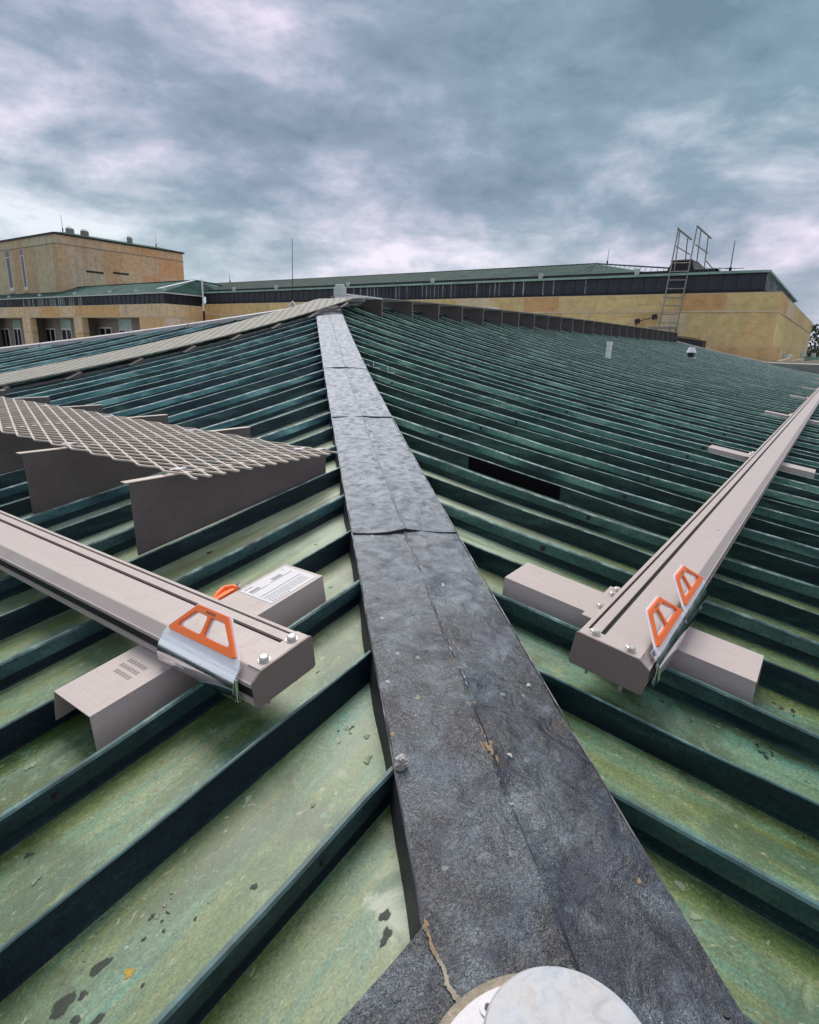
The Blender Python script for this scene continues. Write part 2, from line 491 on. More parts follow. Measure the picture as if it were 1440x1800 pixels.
DOME = mat_disc()
FLANGE = mat_plain('white_flange', (0.70, 0.66, 0.68), 0.5, var=0.08, nscale=12)
SEAL = mat_plain('old_sealant', (0.34, 0.29, 0.22), 0.8, var=0.4, nscale=22, bstr=0.4)
SEALRING = mat_plain('flange_sealant', (0.30, 0.25, 0.185), 0.8, var=0.45, nscale=26, bstr=0.5)
RUST = mat_plain('tan_sealant', (0.27, 0.185, 0.105), 0.75, var=0.35, nscale=40, bstr=0.3)
BLACK = mat_plain('black_metal', (0.018, 0.016, 0.02), 0.5, var=0.2)
STAIN = mat_plain('dark_stain', (0.022, 0.030, 0.020), 0.6, var=0.3, nscale=40, bstr=0.0)
LICHEN = mat_plain('pale_lichen', (0.25, 0.31, 0.20), 0.85, var=0.28, nscale=60, bstr=0.2)
BIRD = mat_plain('bird_dropping', (0.40, 0.41, 0.40), 0.8, var=0.12, nscale=80, bstr=0.2)
YELLOW = mat_plain('yellow_lichen', (0.40, 0.27, 0.05), 0.8, var=0.4, nscale=50, bstr=0.2)
PATCH = mat_plain('bare_dark_patch', (0.004, 0.003, 0.005), 0.9, var=0.2, sp=0.1)
FASCIA = mat_plain('dark_fascia_metal', (0.034, 0.036, 0.048), 0.55, var=0.4, nscale=0.8)
FSEAM = mat_plain('fascia_seam_pale', (0.30, 0.35, 0.34), 0.6, var=0.6, nscale=0.4)
PALEGREEN = mat_plain('pale_copper_edge', (0.32, 0.47, 0.39), 0.6, var=0.25, nscale=0.8)
PALEGREY = mat_plain('pale_gutter_edge', (0.66, 0.69, 0.65), 0.6, var=0.15, nscale=0.8)
PINKCAP = mat_plain('pale_ridge_cap', (0.50, 0.46, 0.46), 0.5, var=0.12, nscale=3)
MORTAR = mat_plain('pale_joint', (0.78, 0.63, 0.42), 0.9, var=0.1, nscale=1)
STONE = mat_stone('sandstone_gold', (0.78, 0.59, 0.28), (0.74, 0.43, 0.20), (0.80, 0.66, 0.44), streak=False)
STONE2 = mat_stone('sandstone_wing', (0.80, 0.60, 0.37), (0.80, 0.49, 0.21), (0.84, 0.70, 0.53))
STONE3 = mat_stone('sandstone_tower', (0.66, 0.555, 0.36), (0.64, 0.43, 0.25), (0.72, 0.63, 0.47))
STONE3W = mat_stone('sandstone_tower_side', (0.68, 0.48, 0.30), (0.70, 0.38, 0.19), (0.70, 0.56, 0.40))
SHADEWALL = mat_plain('recess_wall', (0.34, 0.30, 0.27), 0.85, var=0.15, nscale=0.6)
WINFRAME = mat_plain('window_frame_white', (0.80, 0.79, 0.78), 0.6, var=0.1, nscale=2)
LADDER = mat_plain('galvanised_ladder', (0.30, 0.27, 0.24), 0.55, metal=0.2, var=0.25, nscale=3)
CONC = mat_plain('terrace_concrete', (0.30, 0.29, 0.26), 0.9, var=0.2, nscale=0.4)
CREAM = mat_plain('cream_parapet', (0.55, 0.45, 0.32), 0.8, var=0.1, nscale=1)


def mat_glass():
    m, g, b = new_mat('dark_window_glass')
    b.inputs['Base Color'].default_value = (0.012, 0.016, 0.024, 1)
    b.inputs['Roughness'].default_value = 0.12
    spec(b, 0.25)
    m, g, b = new_mat('blind_behind_glass')
    b.inputs['Base Color'].default_value = (0.42, 0.62, 0.55, 1)
    b.inputs['Roughness'].default_value = 0.2


mat_glass()
GLASS = MATS['dark_window_glass']
BLIND = MATS['blind_behind_glass']


def mat_farroof():
    m, g, b = new_mat('far_copper_roof')
    co = obj_co(g)
    n = g.noise(co, 0.35, 6, 0.6, 0.5)
    c = g.ramp(n, [(0.3, (0.018, 0.048, 0.040)), (0.5, (0.032, 0.085, 0.068)), (0.7, (0.065, 0.135, 0.105))])
    g.link(c, b.inputs['Base Color'])
    b.inputs['Roughness'].default_value = 0.8
    spec(b, 0.2)
    return m


FARROOF = mat_farroof()


def mat_foliage():
    m, g, b = new_mat('dark_tree_foliage')
    co = obj_co(g)
    n = g.noise(co, 0.6, 5, 0.7)
    c = g.ramp(n, [(0.3, (0.012, 0.02, 0.014)), (0.55, (0.03, 0.05, 0.028)), (0.75, (0.06, 0.085, 0.045))])
    g.link(c, b.inputs['Base Color'])
    b.inputs['Roughness'].default_value = 0.9
    m, g, b = new_mat('far_ground')
    co = obj_co(g)
    n = g.noise(co, 0.02, 8, 0.7)
    c = g.ramp(n, [(0.3, (0.025, 0.04, 0.025)), (0.55, (0.05, 0.065, 0.04)), (0.75, (0.11, 0.10, 0.08))])
    g.link(c, b.inputs['Base Color'])
    b.inputs['Roughness'].default_value = 0.95


mat_foliage()
FOLIAGE = MATS['dark_tree_foliage']
GROUND = MATS['far_ground']
BARK = mat_plain('bark', (0.06, 0.045, 0.035), 0.9)


# ------------------------------------------------------------------ mesh helpers
def mk(name, verts, faces, mats, parent=None, smooth=False, mi=None, fix=True, bevel=0.0):
    me = bpy.data.meshes.new(name)
    me.from_pydata([tuple(v) for v in verts], [], faces)
    if not isinstance(mats, (list, tuple)):
        mats = [mats]
    for m in mats:
        me.materials.append(m)
    if mi:
        for p, i in zip(me.polygons, mi):
            p.material_index = i
    if fix or bevel:
        bm = bmesh.new()
        bm.from_mesh(me)
        if fix:
            bmesh.ops.recalc_face_normals(bm, faces=bm.faces)
        if bevel:
            bmesh.ops.bevel(bm, geom=[e for e in bm.edges if len(e.link_faces) == 2 and e.calc_face_angle(0) > 0.6],
                            offset=bevel, segments=2, profile=0.6, affect='EDGES', clamp_overlap=True)
        bm.to_mesh(me)
        bm.free()
    if smooth:
        for p in me.polygons:
            p.use_smooth = True
    o = bpy.data.objects.new(name, me)
    COL.objects.link(o)
    if parent is not None:
        o.parent = parent
        o.matrix_parent_inverse = parent.matrix_world.inverted()
    return o


def tag(o, label=None, cat=None, group=None, kind=None):
    if label:
        o['label'] = label
    if cat:
        o['category'] = cat
    if group:
        o['group'] = group
    if kind:
        o['kind'] = kind
    return o


def thing(name, loc, label, cat, group=None, kind=None):
    o = bpy.data.objects.new(name, None)
    o.empty_display_size = 0.2
    COL.objects.link(o)
    o.location = loc
    bpy.context.view_layer.update()
    return tag(o, label, cat, group, kind)


class MB:
    def __init__(s):
        s.v = []
        s.f = []
        s.m = []

    def add(s, vs, fs, mi=0):
        k = len(s.v)
        s.v += [tuple(v) for v in vs]
        s.f += [tuple(i + k for i in f) for f in fs]
        s.m += [mi] * len(fs)
        return s

    def box(s, x0, x1, y0, y1, z0, z1, mi=0):
        return s.hexa([(x0, y0, z0), (x1, y0, z0), (x1, y1, z0), (x0, y1, z0),
                       (x0, y0, z1), (x1, y0, z1), (x1, y1, z1), (x0, y1, z1)], mi)

    def hexa(s, p, mi=0):
        return s.add(p, [(0, 3, 2, 1), (4, 5, 6, 7), (0, 1, 5, 4), (1, 2, 6, 5), (2, 3, 7, 6), (3, 0, 4, 7)], mi)

    def tube(s, a, b, r, n=8, mi=0, r2=None):
        a = Vector(a)
        b = Vector(b)
        d = (b - a)
        if d.length < 1e-6:
            return s
        d.normalize()
        u = d.orthogonal().normalized()
        w = d.cross(u)
        r2 = r if r2 is None else r2
        vs = []
        for P, rr in ((a, r), (b, r2)):
            for i in range(n):
                t = 2 * math.pi * i / n
                vs.append(P + rr * (math.cos(t) * u + math.sin(t) * w))
        fs = [(i, (i + 1) % n, n + (i + 1) % n, n + i) for i in range(n)]
        fs += [tuple(range(n - 1, -1, -1)), tuple(range(n, 2 * n))]
        return s.add(vs, fs, mi)

    def prism(s, poly, P0, U, V, T, t0, t1, mi=0):
        """poly of (u,v) swept along T"""
        n = len(poly)
        P0 = Vector(P0)
        vs = [P0 + U * u + V * v + T * t0 for u, v in poly] + [P0 + U * u + V * v + T * t1 for u, v in poly]
        fs = [(i, (i + 1) % n, n + (i + 1) % n, n + i) for i in range(n)]
        fs += [tuple(range(n - 1, -1, -1)), tuple(range(n, 2 * n))]
        return s.add(vs, fs, mi)

    def build(s, name, mats, parent=None, **kw):
        return mk(name, s.v, s.f, mats, parent, mi=s.m, **kw)


# ------------------------------------------------------------------ roof surfaces (curved, concave)
AL, AR = 0.2359, 0.8359          # lateral distance of the two cap edges from the camera line
Q = 0.41402                      # spacing of the seams
YL0, XR0 = 0.8901, 1.5491
HR = 0.12                        # height of a seam above the pan
PC = (-1.3559, 0.5393, 0.1144, 0.0027)


def hh(s):
    t = s / 6.0
    return PC[0] + PC[1] * t + PC[2] * t * t + PC[3] * t ** 3


def zl(x):
    return hh(R2 * x - AL)


def zr(y):
    return hh(R2 * y + AR)


SUML = 22.1                      # far left hip: X + Y = SUML
YRIDGE = 10.67
XA = SUML - YRIDGE
XE = 47.6
EAVE = -2.6
GAP = AL * R2                    # X-Y on the left cap edge
GAPR = AR * R2                   # X-Y on the right cap edge
GAPC = (AL + AR) / 2 * R2

roof = thing('copper_roof', (XA, YRIDGE, zl(XA)), 'green weathered copper roof with raised standing seams, underfoot in front of the stone buildings', 'roof')


def strip(zf, along, c0, c1, a0, a1, b0, b1, n=14, sag=0.004):
    """pan between two seams: runs from a (eave) to b (top); c0/c1 are seam positions"""
    vs = []
    fs = []
    cols = 4
    for i in range(n + 1):
        t = i / n
        for j in range(cols + 1):
            w = j / cols
            c = c0 + (c1 - c0) * w
            a = a0 + (a1 - a0) * w
            b = b0 + (b1 - b0) * w
            u = a + (b - a) * t
            z = zf(u) - HR
            # slight oil-canning of the sheet, and the upturn by the seam
            z += sag * math.sin(u * 5.1 + c0 * 9) * math.sin(math.pi * w)
            if j in (0, cols):
                z += 0.004
            vs.append((u, c, z) if along == 0 else (c, u, z))
    for i in range(n):
        for j in range(cols):
            k = i * (cols + 1) + j
            fs.append((k, k + 1, k + cols + 2, k + cols + 1) if along else (k, k + cols + 1, k + cols + 2, k + 1))
    return vs, fs


def seam(zf, along, c, a, b, kind, n=30):
    """raised seam. profile in (across, height). kind 0 plain fold, 1 lapped (wider upper half)"""
    if kind == 0:
        prof = [(-0.010, -HR), (-0.0065, -HR + 0.012), (-0.006, -0.004), (-0.003, 0.0), (0.004, 0.0), (0.0065, -0.004), (0.007, -HR + 0.012), (0.011, -HR)]
    else:
        prof = [(-0.010, -HR), (-0.004, -HR + 0.012), (-0.004, -HR * 0.56), (-0.0125, -HR * 0.545), (-0.012, -0.007), (-0.006, 0.0), (0.006, 0.0), (0.010, -0.006), (0.008, -HR)]
    m = len(prof)
    vs = []
    fs = []
    mi = []
    ph = random.random() * 9
    lean = random.uniform(-.009, .009)
    for i in range(n + 1):
        u = a + (b - a) * i / n
        wob = lean + 0.0045 * math.sin(u * 1.7 + ph) + 0.003 * math.sin(u * 4.1 + ph * 2) + 0.002 * math.sin(u * 9.7 + ph * 3)
        wz = 0.0035 * math.sin(u * 2.3 + ph) + 0.002 * math.sin(u * 7.3 + ph)
        for (d, hgt) in prof:
            k = (hgt + HR) / HR
            x = c + d + wob * k
            z = zf(u) + hgt + wz * k
            vs.append((u, x, z) if along == 0 else (x, u, z))
    # faces along the top carry a painted pale highlight
    topi = [j for j in range(m - 1) if prof[j][1] > -0.0075 and prof[j + 1][1] > -0.0075]
    for i in range(n):
        for j in range(m - 1):
            k = i * m + j
            fs.append((k, k + 1, k + m + 1, k + m))
            mi.append(1 if j in topi else (2 if (kind == 1 and j == 3) else 0))
    fs.append(tuple(range(m)))
    fs.append(tuple(n * m + j for j in range(m)))
    mi += [0, 0]
    return vs, fs, mi


# left (hip end) face: seams along X at Y = YL0 + n q
def end_left(y):                 # end at the near cap edge or at the far hip
    return min(y + GAP, SUML - y - 0.12)


nlo = int(math.floor((EAVE - YL0) / Q)) + 2
nhi = int(math.floor((SUML - 0.3 - YL0 - 0.5) / Q))
for n in range(nlo, nhi + 1):
    y = YL0 + n * Q
    e = end_left(y)
    if e < EAVE + 0.3:
        continue
    vs, fs, mi = seam(zl, 0, y, EAVE, e, (n + 1) % 2)
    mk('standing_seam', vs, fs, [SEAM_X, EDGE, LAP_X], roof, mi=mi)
    y1 = y + Q
    f0 = min(y + GAPC, SUML - y)
    f1 = min(y1 + GAPC, SUML - y1)
    if f1 > EAVE:
        vs, fs = strip(zl, 0, y, y1, EAVE, EAVE, f0, f1)
        mk('roof_panel', vs, fs, PAN_X, roof, smooth=True, fix=False)


# right face: seams along Y at X = XR0 + n q
def end_right(x):
    return min(x - GAPR, YRIDGE, XE + YRIDGE - x - 0.12)


nlo = int(math.floor((EAVE + GAPR - XR0) / Q)) + 1
nhi = int(math.floor((XE + YRIDGE - EAVE - XR0) / Q)) - 1
for n in range(nlo, nhi + 1):
    x = XR0 + n * Q
    e = end_right(x)
    if e < EAVE + 0.2:
        continue
    nn_ = 30 if x < 12 else 10
    vs, fs, mi = seam(zr, 1, x, EAVE, e, (n + 1) % 2, n=nn_)
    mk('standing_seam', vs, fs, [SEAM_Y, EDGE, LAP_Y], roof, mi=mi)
    x1 = x + Q
    f0 = min(x - GAPC, YRIDGE, XE + YRIDGE - x)
    f1 = min(x1 - GAPC, YRIDGE, XE + YRIDGE - x1)
    if f1 > EAVE:
        vs, fs = strip(zr, 1, x, x1, EAVE, EAVE, f0, f1, n=nn_)
        mk('roof_panel', vs, fs, PAN_Y, roof, smooth=True, fix=False)

# the slopes that fall away out of sight behind the ridge and the far hips
zA = zl(XA) - HR
bk = MB()
B = 12.0
bk.add([(XA, YRIDGE, zA), (XE, YRIDGE, zA), (XE + B, YRIDGE + B, zA - 2.6), (XA - B, YRIDGE + B, zA - 2.6)], [(0, 1, 2, 3)])
bk.add([(XA, YRIDGE, zA), (XA - B, YRIDGE + B, zA - 2.6), (XA - B - 2, YRIDGE + B + 2, zA - 4.5)], [(0, 1, 2)])
bk.add([(XE, YRIDGE, zA), (XE + B, YRIDGE - B, zA - 2.6), (XE + B, YRIDGE + B, zA - 2.6)], [(0, 1, 2)])
bk.build('back_slope', FARROOF, roof)
# eave fascias closing the roof edge behind and beside the camera
ev = MB()
ev.box(EAVE - 0.05, EAVE, EAVE, SUML - EAVE, zl(EAVE) - 1.2, zl(EAVE) - HR + .01)
ev.box(EAVE - 0.05, XE + YRIDGE - EAVE, EAVE - 0.05, EAVE, zr(EAVE) - 1.2, zr(EAVE) - HR + .01)
ev.build('eave_board', SEAM_X, roof)


# ---- hip cap: ridged sheets lapped every 2.7 m
def hipP(s, lat, dz=0.0):
    return Vector(((s + lat) / R2, (s - lat) / R2, hh(s) + dz))


LM = (AL + AR) / 2


def cap_dz(s, la):
    """height of the flashing above the seam-top line, with its dents and laps"""
    k = 0
    while k < len(joints) - 2 and s > joints[k + 1]:
        k += 1
    ph = k * 2.1
    w = max(min(1 - abs(la - LM) / (AR - LM), 1), 0)
    z = FOLD * w
    z += (0.0040 * math.sin(s * 7.3 + la * 11 + ph) + 0.0025 * math.sin(s * 17.0 + la * 23 + ph)) * (0.35 + w)
    return z + 0.014 - 0.010 * (s - joints[k]) / (joints[k + 1] - joints[k])


joints = [-2.2, 0.55, 3.205, 5.95, 8.60, 14.75, 15.85]
FOLD = 0.012
for k in range(len(joints) - 1):
    s0, s1 = joints[k], joints[k + 1]
    n = 44 if k < 5 else 16
    vs, fs, mi = [], [], []
    lats = [AL - 0.012, AL, AL + 0.02, AL + 0.10, AL + 0.20, LM - 0.008, LM, LM + 0.008, AR - 0.20, AR - 0.10, AR - 0.02, AR, AR + 0.012]
    ph = k * 2.1
    for i in range(n + 1):
        s = s0 + (s1 - s0) * i / n
        for j, la in enumerate(lats):
            w = 1 - abs(la - LM) / (AR - LM)
            z = FOLD * max(w, 0)
            ww = max(min(w, 1), 0)
            if 0 < j < len(lats) - 1:
                z += (0.0040 * math.sin(s * 7.3 + la * 11 + ph) + 0.0025 * math.sin(s * 17.0 + la * 23 + ph)) * (0.35 + ww)
            if j == 6:
                z += 0.004
            lap = 0.010 * (i / n)      # each sheet climbs over the next one down
            e = 0.004 * math.sin(s * 5.7 + ph) + 0.003 * math.sin(s * 13.1 + ph) if j in (0, 1, 11, 12) else 0
            l2 = la + (-e if j < 5 else e)
            z2 = z + 0.014 - lap
            sw = 0.0
            if i == 0:
                sw = 0.012 * math.sin(la * 17 + ph) - 0.03
            if j == 0 or j == len(lats) - 1:
                vs.append(hipP(s + sw, l2, 0.004 - HR * 1.0))
            else:
                vs.append(hipP(s + sw, l2, z2))
    m = len(lats)
    for i in range(n):
        for j in range(m - 1):
            a = i * m + j
            fs.append((a, a + m, a + m + 1, a + 1))
            mi.append(1 if j in (0, m - 2) else 0)
    # lower lip so the lap shows as a dark step
    base = len(vs)
    for j in range(1, m - 1):
        v = vs[j]
        vs.append((v[0], v[1], v[2] - 0.012))
    for j in range(1, m - 2):
        fs.append((j, j + 1, base + j, base + j - 1))
        mi.append(1)
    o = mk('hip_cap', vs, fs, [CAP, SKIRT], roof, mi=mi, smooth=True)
    o.data.set_sharp_from_angle(angle=rad(24))

# thin line along the cap edges, paler further up, and the raised seal line on the fold
for la, dz, rr in ((AL, 0.013, 0.0032), (AR, 0.013, 0.0032)):
    m = MB()
    for i in range(110):
        sA = 0.9 + i * 0.13
        m.tube(hipP(sA, la, dz), hipP(sA + 0.13, la, dz), rr, 5)
    m.build('cap_edge_bead', EDGE2, roof)

m = MB()
for i in range(110):
    sA = 2.1 + i * 0.12
    m.tube(hipP(sA, LM, cap_dz(sA, LM) + .0042), hipP(sA + 0.12, LM, cap_dz(sA + .12, LM) + .0042), 0.0026, 5)
m.build('fold_bead', EDGE2, roof)

# far hips and the ridge carry narrow caps
def long_cap(a, b, za, wid, n, mats, name, rise=0.05):
    vs, fs = [], []
    d = (Vector(b) - Vector(a)).normalized()
    nrm = Vector((-d.y, d.x, 0))
    for i in range(n + 1):
        p = Vector(a).lerp(Vector(b), i / n)
        z = za(p)
        for l, dz in ((-wid, -0.06), (-wid, 0.015), (0, rise), (wid, 0.015), (wid, -0.06)):
            vs.append((p.x + nrm.x * l, p.y + nrm.y * l, z + dz))
    for i in range(n):
        for j in range(4):
            k = i * 5 + j
            fs.append((k, k + 1, k + 6, k + 5))
    return mk(name, vs, fs, mats, roof)


for i in range(6):
    t0, t1 = i / 6, (i + 1) / 6
    A_ = Vector((XA, YRIDGE, 0))
    B_ = Vector((EAVE, SUML - EAVE, 0))
    long_cap(A_.lerp(B_, t0), A_.lerp(B_, t1 - 0.0008), lambda p: zl(p.x), 0.2, 6, PINKCAP, 'hip_cap')
for i in range(5):
    t0, t1 = i / 5, (i + 1) / 5
    A_ = Vector((XE, YRIDGE, 0))
    B_ = Vector((XE + YRIDGE - EAVE, EAVE, 0))
    long_cap(A_.lerp(B_, t0), A_.lerp(B_, t1 - 0.0008), lambda p: zr(p.y), 0.2, 6, PINKCAP, 'hip_cap')
for i in range(10):
    x0 = XA + 0.3 + (XE - XA - 0.3) * i / 10
    long_cap((x0, YRIDGE, 0), (x0 + (XE - XA) / 10 - 0.05, YRIDGE, 0), lambda p: zr(YRIDGE), 0.12, 2, FARROOF, 'ridge_cap')

# bolts on the right-hand seams (two contour rows) and a row on the upper part
bb = MB()
BH = []
for (yy, n0, n1, st) in ((1.28, 4, 60, 2), (3.06, 8, 70, 2), (4.9, 12, 70, 3), (-0.75, 0, 40, 2)):
    for n in range(n0, n1, st):
        x = XR0 + n * Q
        if end_right(x) < yy + 0.2:
            continue
        BH.append((x, yy + random.uniform(-.02, .02)))
pro = None
for (x, y) in BH[:110]:
    z = zr(y) - 0.035
    if pro is None:
        m = MB()
        m.tube((-0.012, 0, 0), (-0.019, 0, 0), 0.017, 10)
        m.tube((-0.019, 0, 0), (-0.030, 0, 0), 0.011, 6)
        pro = m.build('seam_bolt', BLACK, roof)
        o = pro
    else:
        o = bpy.data.objects.new('seam_bolt', pro.data)
        COL.objects.link(o)
        o.parent = roof
        o.matrix_parent_inverse = roof.matrix_world.inverted()
    o.location = (x, y, z)
for (n, xx) in ((-1, 0.3), (0, 0.9), (2, 0.62), (3, 1.3), (4, 2.1), (6, 2.8), (9, 3.6), (11, 5.2), (14, 5.4), (17, 6.6)):
    y = YL0 + n * Q
    o = bpy.data.objects.new('seam_bolt', pro.data)
    COL.objects.link(o)
    o.parent = roof
    o.matrix_parent_inverse = roof.matrix_world.inverted()
    o.location = (xx, y, zl(xx) - 0.04)
    o.rotation_euler = (0, 0, rad(90))
    o.scale = (0.8, 0.6, 0.6)

# bare dark repair strip on the seventh right-hand seam
x7 = XR0 + 7 * Q - 0.0165
m = MB()
for i in range(6):
    ya = 1.66 + i * 0.14
    yb = ya + 0.14
    m.hexa([(x7, ya, zr(ya) - 0.112), (x7 + .003, ya, zr(ya) - 0.112), (x7 + .003, yb, zr(yb) - 0.112), (x7, yb, zr(yb) - 0.112),
            (x7, ya, zr(ya) - 0.004), (x7 + .003, ya, zr(ya) - 0.004), (x7 + .003, yb, zr(yb) - 0.004), (x7, yb, zr(yb) - 0.004)])
tag(m.build('repair_strip', PATCH, roof), 'dark bare strip on one seam')
# small white wire hooks left on a seam near the top
for (yy) in (6.1, 5.9, 5.62):
    xx = XR0 + 14 * Q - 0.016
    m = MB()
    m.tube((xx, yy, zr(yy) - 0.01), (xx, yy - 0.01, zr(yy) - 0.085), 0.006, 5)
    m.tube((xx, yy - 0.01, zr(yy) - 0.085), (xx, yy - 0.14, zr(yy) - 0.095), 0.006, 5)
    m.build('wire_hook', WHITE, roof)


# ---- marks lying on the copper and the cap (thin irregular films)
for m_ in (STAIN, LICHEN, BIRD, RUST, YELLOW, SEAL):
    g = NT(m_.node_tree)
    b = m_.node_tree.nodes['Principled BSDF']
    at = g.n('ShaderNodeAttribute')
    at.attribute_name = 'thick'
    co = obj_co(g)
    nz = g.noise(co, 90, 5, 0.65)
    f = g.math('ADD', at.outputs['Fac'], g.math('MULTIPLY', g.math('SUBTRACT', nz, 0.5), 1.5))
    g.link(g.ramp(f, [(0.22, 0.0), (0.55, 0.92)]), b.inputs['Alpha'])

def blot(P, U, V, ru, rv, mat, name, par=roof, n=24, th=0.0007, rough=0.25, seed=None):
    rn = random.Random(seed if seed is not None else hash((round(P[0], 3), round(P[1], 3))) % 9999)
    N = U.cross(V).normalized()
    if N.z < 0:
        N = -N
    pts = []
    k1, k2 = rn.random() * 6, rn.random() * 6
    for i in range(n):
        t = 2 * math.pi * i / n
        r = 1 + rough * (0.6 * math.sin(2 * t + k1) + 0.5 * math.sin(3 * t + k2) + 0.3 * math.sin(5 * t + k1 * 2) + rn.uniform(-.12, .12))
        pts.append(Vector(P) + U * (ru * r * math.cos(t)) + V * (rv * r * math.sin(t)) + N * 0.0004)
    C0 = Vector(P) + N * (0.0004 + th)
    vs = pts + [p.lerp(C0, .35) for p in pts] + [C0]
    fs = [(i, (i + 1) % n, n + (i + 1) % n, n + i) for i in range(n)] + [(n + i, n + (i + 1) % n, 2 * n) for i in range(n)]
    o = mk(name, vs, fs, mat, par, fix=False)
    at = o.data.attributes.new('thick', 'FLOAT', 'POINT')
    at.data.foreach_set('value', [0.0] * n + [0.62] * n + [0.85])
    return o


def on_pan_l(x, y, dz=0.0016):
    k = math.floor((y - YL0) / Q)
    c0 = YL0 + k * Q
    w = (y - c0) / Q
    return Vector((x, y, zl(x) - HR + 0.004 * math.sin(x * 5.1 + c0 * 9) * math.sin(math.pi * w) + dz))


def on_pan_r(x, y, dz=0.0016):
    k = math.floor((x - XR0) / Q)
    c0 = XR0 + k * Q
    w = (x - c0) / Q
    return Vector((x, y, zr(y) - HR + 0.004 * math.sin(y * 5.1 + c0 * 9) * math.sin(math.pi * w) + dz))


UX = Vector((1, 0, 0.12)).normalized()  # along the left slope
VY = Vector((0, 1, 0))
UYr = Vector((0, 1, 0.13)).normalized()
VXr = Vector((1, 0, 0))
# dark oval stains in the lower left bay (radii along the seam, across it)
for (x, y, a, b_) in ((0.465, 1.182, .030, .016), (0.375, 1.173, .038, .020), (0.531, 1.246, .030, .012), (0.377, 1.120, .013, .011),
                      (0.403, 1.080, .022, .011), (0.411, 1.155, .014, .010), (0.801, 1.028, .012, .010), (0.56, 1.153, .008, .006),
                      (0.662, 1.089, .007, .005), (0.345, 1.10, .010, .008), (0.60, 1.13, .006, .005), (2.035, 2.86, .03, .012),
                      (0.50, 1.06, .006, .005), (0.90, 0.66, .016, .012), (0.93, .69, .02, .014), (0.88, .655, .02, .008)):
    blot(on_pan_l(x, y), UX, VY, a, b_, STAIN, 'dark_stain')
rq = random.Random(21)
for i in range(46):
    x, y = rq.uniform(.35, 2.6), rq.uniform(.95, 3.0)
    if x > y + .15:
        continue
    k = (y - YL0) / Q % 1
    if .12 < k < .88:
        blot(on_pan_l(x, y), UX, VY, rq.uniform(.004, .016), rq.uniform(.003, .009), rq.choice((LICHEN, LICHEN, STAIN)), 'lichen_spot', rough=.5, seed=i)
for i in range(40):
    y, x = rq.uniform(-.2, 1.2), rq.uniform(1.4, 4.2)
    if y > x - 1.25:
        continue
    k = (x - XR0) / Q % 1
    if .12 < k < .88:
        blot(on_pan_r(x, y), VXr, UYr, rq.uniform(.003, .012), rq.uniform(.005, .018), rq.choice((LICHEN, LICHEN, STAIN)), 'lichen_spot', rough=.5, seed=i)
blot(on_pan_l(0.497, 1.112), UX, VY, .015, .013, YELLOW, 'lichen_spot')
blot(on_pan_l(0.525, 1.170), UX, VY, .006, .006, BIRD, 'bird_dropping')
for (x, y, a, b_) in ((0.983, 1.266, .020, .013), (1.071, 1.077, .011, .007), (0.67, 2.003, .022, .015), (1.113, 1.607, .018, .010),
                      (2.23, 2.251, .03, .016), (0.882, 1.668, .02, .01), (1.30, 1.05, .02, .014), (1.38, 1.12, .016, .010)):
    blot(on_pan_l(x, y), UX, VY, a, b_, LICHEN, 'lichen_spot', rough=.4)
for (x, y, a, b_) in ((1.493, 0.112, .022, .022), (1.419, 0.062, .016, .018), (1.506, 0.010, .014, .022), (1.518, 0.174, .010, .022),
                      (1.371, 0.110, .016, .02), (1.845, 0.559, .014, .018)):
    blot(on_pan_r(x, y), VXr, UYr, a, b_, LICHEN, 'lichen_spot', rough=.3)
rn = random.Random(4)
for (x, y) in ((2.30, -0.013), (2.38, 0.366), (3.184, 0.136), (3.268, 0.307), (2.66, -0.045), (4.0, 0.3), (3.6, .55)):
    for i in range(9):
        blot(on_pan_r(x + rn.uniform(-.03, .03), y + rn.uniform(-.04, .04)), VXr, UYr, rn.uniform(.004, .013), rn.uniform(.004, .014),
             STAIN if i % 3 else LICHEN, 'debris_fleck', rough=.6, seed=i)
for (x, y) in ((1.35, 1.20), (1.02, 0.95), (0.62, 1.18), (2.0, 2.2)):
    for i in range(7):
        blot(on_pan_l(x + rn.uniform(-.05, .05), y + rn.uniform(-.025, .025)), UX, VY, rn.uniform(.003, .010), rn.uniform(.003, .007),
             STAIN if i % 2 else LICHEN, 'debris_fleck', rough=.6, seed=i)


# film marks on the hip cap
def on_cap(s, la, dz=0.0):
    return hipP(s, la, cap_dz(s, la) + 0.0006 + (.004 if abs(la - LM) < .006 else 0))


US = Vector((1, 1, 0.13)).normalized()
for (s, la, a, b_, mt) in ((1.468, .592, .011, .009, BIRD), (2.082, .497, .012, .010, BIRD), (1.872, .269, .013, .009, BIRD), (1.769, .36, .018, .012, LICHEN),
                           (1.803, .775, .014, .009, BIRD), (1.75, .735, .011, .006, LICHEN), (3.143, .347, .03, .010, BIRD), (3.378, .578, .025, .012, BIRD),
                           (2.738, .262, .016, .010, RUST), (1.614, .25, .012, .008, RUST), (0.998, .243, .030, .008, RUST), (1.041, .781, .010, .007, RUST),
                           (0.87, .806, .030, .008, RUST), (0.95, .812, .010, .005, RUST), (1.296, .54, .005, .006, BIRD), (2.3, .3, .014, .01, BIRD),
                           (4.2, .40, .03, .012, BIRD), (4.6, .66, .03, .012, BIRD), (5.3, .38, .03, .015, BIRD), (3.9, .7, .025, .012, BIRD),
                           (2.55, .62, .02, .01, BIRD), (2.75, .55, .02, .01, LICHEN), (6.4, .55, .05, .015, BIRD), (7.2, .4, .04, .015, BIRD)):
    N = Vector((1, -1, 0)).normalized()
    blot(on_cap(s, la), US, N, a, b_, mt, 'bird_dropping' if mt is BIRD else 'film_mark', rough=.3)
